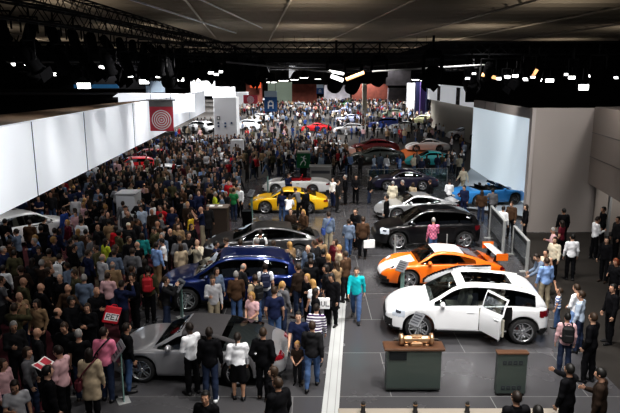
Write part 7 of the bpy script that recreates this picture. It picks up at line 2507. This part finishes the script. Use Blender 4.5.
# ---- everyone farther away: one uncountable mass
def mini(pose):
    J = sk(pose)
    lo, hi = bounds(pose)
    F = Field(lo, hi, .055)
    T, up, H, hc = J['T'], J['up'], J['H'], J['hc']
    F.ell(up((0, .012, .95)), (.17, .13, .14), T, .05)
    F.ell(up((0, 0, 1.25)), (.185, .13, .25), T, .05)
    F.ell(hc, (.085, .105, .13), H, .03)
    F.cone(J['neck'], hc, .06, .06)
    for n in 'LR':
        F.cone(J['hip' + n], J['knee' + n], .10, .075)
        F.cone(J['knee' + n], J['toe' + n] * .4 + J['ank' + n] * .6, .075, .06)
        F.cone(J['sh' + n], J['el' + n], .07, .06)
        F.cone(J['el' + n], J['wr' + n], .06, .05)
    V, Q = F.mesh()
    hcl = hc
    reg = np.ones(len(V), dtype=int)                        # 0 legs 1 top 2 skin 3 hair
    reg[V[:, 2] < .90] = 0
    hd = V[:, 2] > 1.47
    reg[hd] = 2
    reg[hd & ((V[:, 1] > hcl[1] + .0) | (V[:, 2] > hcl[2] + .06))] = 3
    for n in 'LR':
        dd_ = np.linalg.norm(V - (J['wr' + n] + J['f' + n] * .03), axis=1)
        reg[dd_ < .075] = 2
    V[:, 2] += J['dz']
    return V, Q, reg


minis = [mini(p) for p in ('stand', 'ease', 'hold', 'walk', 'fold', 'stroll', 'pockets', 'clasp')]
FARZ = [([(160, 158), (195, 128), (240, 114), (262, 104), (330, 101), (322, 118), (318, 152), (240, 152)], 1.0, .5, 9000, 420),
        ([(318, 158), (322, 118), (334, 103), (410, 103), (440, 114), (474, 130), (474, 166), (372, 162)], 1.05, .45, 9000, 420),
        ([(205, 118), (250, 101), (430, 101), (440, 112)], 1.3, .4, 8000, 320)]
mass = [(x, y, dk) for x, y, dk, zn in cand[NIND:]]
taken = PEOPLE + [(m[0], m[1]) for m in mass]
for pg, md, dk, tries, mx in FARZ:
    pts = [P(*q_) for q_ in pg]
    lo = (min(p.x for p in pts), min(p.y for p in pts))
    hi = (max(p.x for p in pts), max(p.y for p in pts))
    got = 0
    for _ in range(tries):
        x, y = rnd.uniform(lo[0], hi[0]), rnd.uniform(lo[1], hi[1])
        if inside(proj(x, y, 0), pg) and free(x, y, taken, md):
            mass.append((x, y, dk))
            taken.append((x, y))
            got += 1
            if got >= mx:
                break
print('mass', len(mass))
AV, AQ, AC, off = [], [], [], 0
for x, y, dk in mass:
    V, Q, reg = minis[rnd.randrange(len(minis))]
    a = rnd.uniform(0, 2 * math.pi)
    s = rnd.uniform(.92, 1.04)
    c_, s_ = math.cos(a), math.sin(a)
    W_ = np.stack([(V[:, 0] * c_ - V[:, 1] * s_) * s + x, (V[:, 0] * s_ + V[:, 1] * c_) * s + y, V[:, 2] * s], 1)
    cols = np.array([C[rnd.choice(['black', 'charcoal', 'darkjeans', 'jeans', 'black'])], C[rnd.choice(DARK) if rnd.random() < dk else rnd.choice(LIGHT)], SKINS[rnd.randrange(3)], HAIRC[rnd.choice(['black', 'brown', 'darkbrown', 'brown', 'grey'])]])
    AV.append(W_)
    AQ.append(Q + off)
    AC.append(cols[reg])
    off += len(V)
mm, nt, b_ = _nodes('distant_visitors')
b_.inputs['Roughness'].default_value = .85
at_ = nt.nodes.new('ShaderNodeAttribute')
at_.attribute_name = 'Col'
nt.links.new(at_.outputs['Color'], b_.inputs['Base Color'])
me = mesh_arrays('distant_crowd', np.concatenate(AV), np.concatenate(AQ), [mm])
ca = me.color_attributes.new('Col', 'FLOAT_COLOR', 'POINT')
cc_ = np.ones((off, 4), dtype=np.float32)
cc_[:, :3] = np.concatenate(AC)
ca.data.foreach_set('color', cc_.ravel())
tag(link('distant_crowd', me), 'dense mass of small distant visitors filling the hall behind the stands', 'crowd', kind='stuff')
# ================================================================== LIGHT AND CAMERA
sc_ = bpy.context.scene
w = bpy.data.worlds.new('hall_air')
sc_.world = w
w.use_nodes = True
w.node_tree.nodes['Background'].inputs[0].default_value = (.75, .82, 1, 1)
w.node_tree.nodes['Background'].inputs[1].default_value = .05


def spot(x, y, z, tx, ty, power, cone=95, rad=.35, col=(1, .97, .93), blend=.7, tz=0):
    l = bpy.data.lights.new('stage_or_fill_beam', 'SPOT')  # overhead stage lamps, plus a few added fill spots
    l.energy = power
    l.spot_size = R(cone)
    l.spot_blend = blend
    l.shadow_soft_size = rad
    l.color = col
    o = link('stage_or_fill_beam', l)
    o.location = (x, y, z)
    o.rotation_euler = (Vector((tx, ty, tz)) - Vector((x, y, z))).to_track_quat('-Z', 'Y').to_euler()


# over the car floor
for x, y, p in ((3.5, 12.0, 1300), (5.8, 13.5, 750), (3.5, 19, 1500), (6.2, 19, 1100), (4, 26, 1300), (6.8, 26, 800), (3, 33, 1100), (8, 34, 900), (-1, 14, 520), (-3.2, 16, 340), (-1, 22, 800), (-3.6, 24, 360), (-2, 31, 1100), (-3, 9, 200), (4, 7.5, 1100), (0, 8, 400)):
    spot(x, y - 1.5, 9.7, x, y + 1.0, p)
# show wall and fascia
spot(9.5, 36, 8.9, 14.3, 44, 700, 80, tz=3.0)
for t in (-4, 1, 7, 14, 22, 31, 42):
    c = FB0 + fd * t
    spot(c.x + 6.5, c.y - .5, 8.2, c.x, c.y + 1, 620, 55, tz=4.6)
spot(12, 16, 8.4, 14, 28, 1000, 75, tz=3.8)
for t in (-2, 6, 14, 22):
    c = FB0 + fd * t + inn * 1.5
    spot(c.x, c.y, 8.1, c.x, c.y + .3, 70, 120)
spot(GR.x + 1.6, GR.y - 2.2, 2.0, GR.x + 2.2, GR.y, 45, 130, tz=1.2)  # added spot tucked under the overhang, only to brighten the recess wall
spot(GR.x - 2.5, GR.y - 4, 7.6, GR.x - 1, GR.y, 160, 110, tz=2.5)
# dim over the left crowd
for x, y, p in ((-9, 18, 34), (-9, 26, 58), (-8, 33, 95), (-7, 42, 480), (-11, 46, 520), (-4, 48, 300), (3, 50, 300), (9, 50, 300)):
    spot(x, y, 8.2, x, y + .5, p, 110)
for x, y, p in ((-13.5, 24, 110), (-13.5, 30, 70), (-14, 37, 70), (-14.5, 45, 110)):
    spot(x, y, 4.9, x + 1.5, y + .5, p, 130)  # added fill spots, hidden behind the fascia, for the hatchback and crowd there
spot(13, 18, 8.2, 13, 20, 60, 100)
# far hall
for y in (62, 80, 100, 125, 150, 180, 210):
    for x in (-22, -8, 6, 20, 34):
        spot(x - y * .1, y, 12.5, x - y * .1, y + 1, 9000 if y > 75 else 4800, 120, .3, (1, .98, .96))
# added upward fill spots, unseen, that brighten the ceiling
for y in (70, 105, 140, 180):
    for x in (-58, -30, 0, 30, 58):
        spot(x, y, 10.6, x, y + 2, 850, 150, .3, (1, .88, .72), tz=20)

cam = bpy.data.cameras.new('camera')
cam.sensor_fit = 'HORIZONTAL'
cam.sensor_width = 36
cam.lens = FPX * 36 / 620
cam.clip_end = 600
o = link('camera', cam)
o.location = (0, 0, HC)
o.rotation_euler = (math.pi / 2 - PITCH, 0, 0)
sc_.camera = o
sc_.view_settings.view_transform = 'Standard'
sc_.view_settings.look = 'Medium High Contrast'
sc_.view_settings.exposure = 1.0
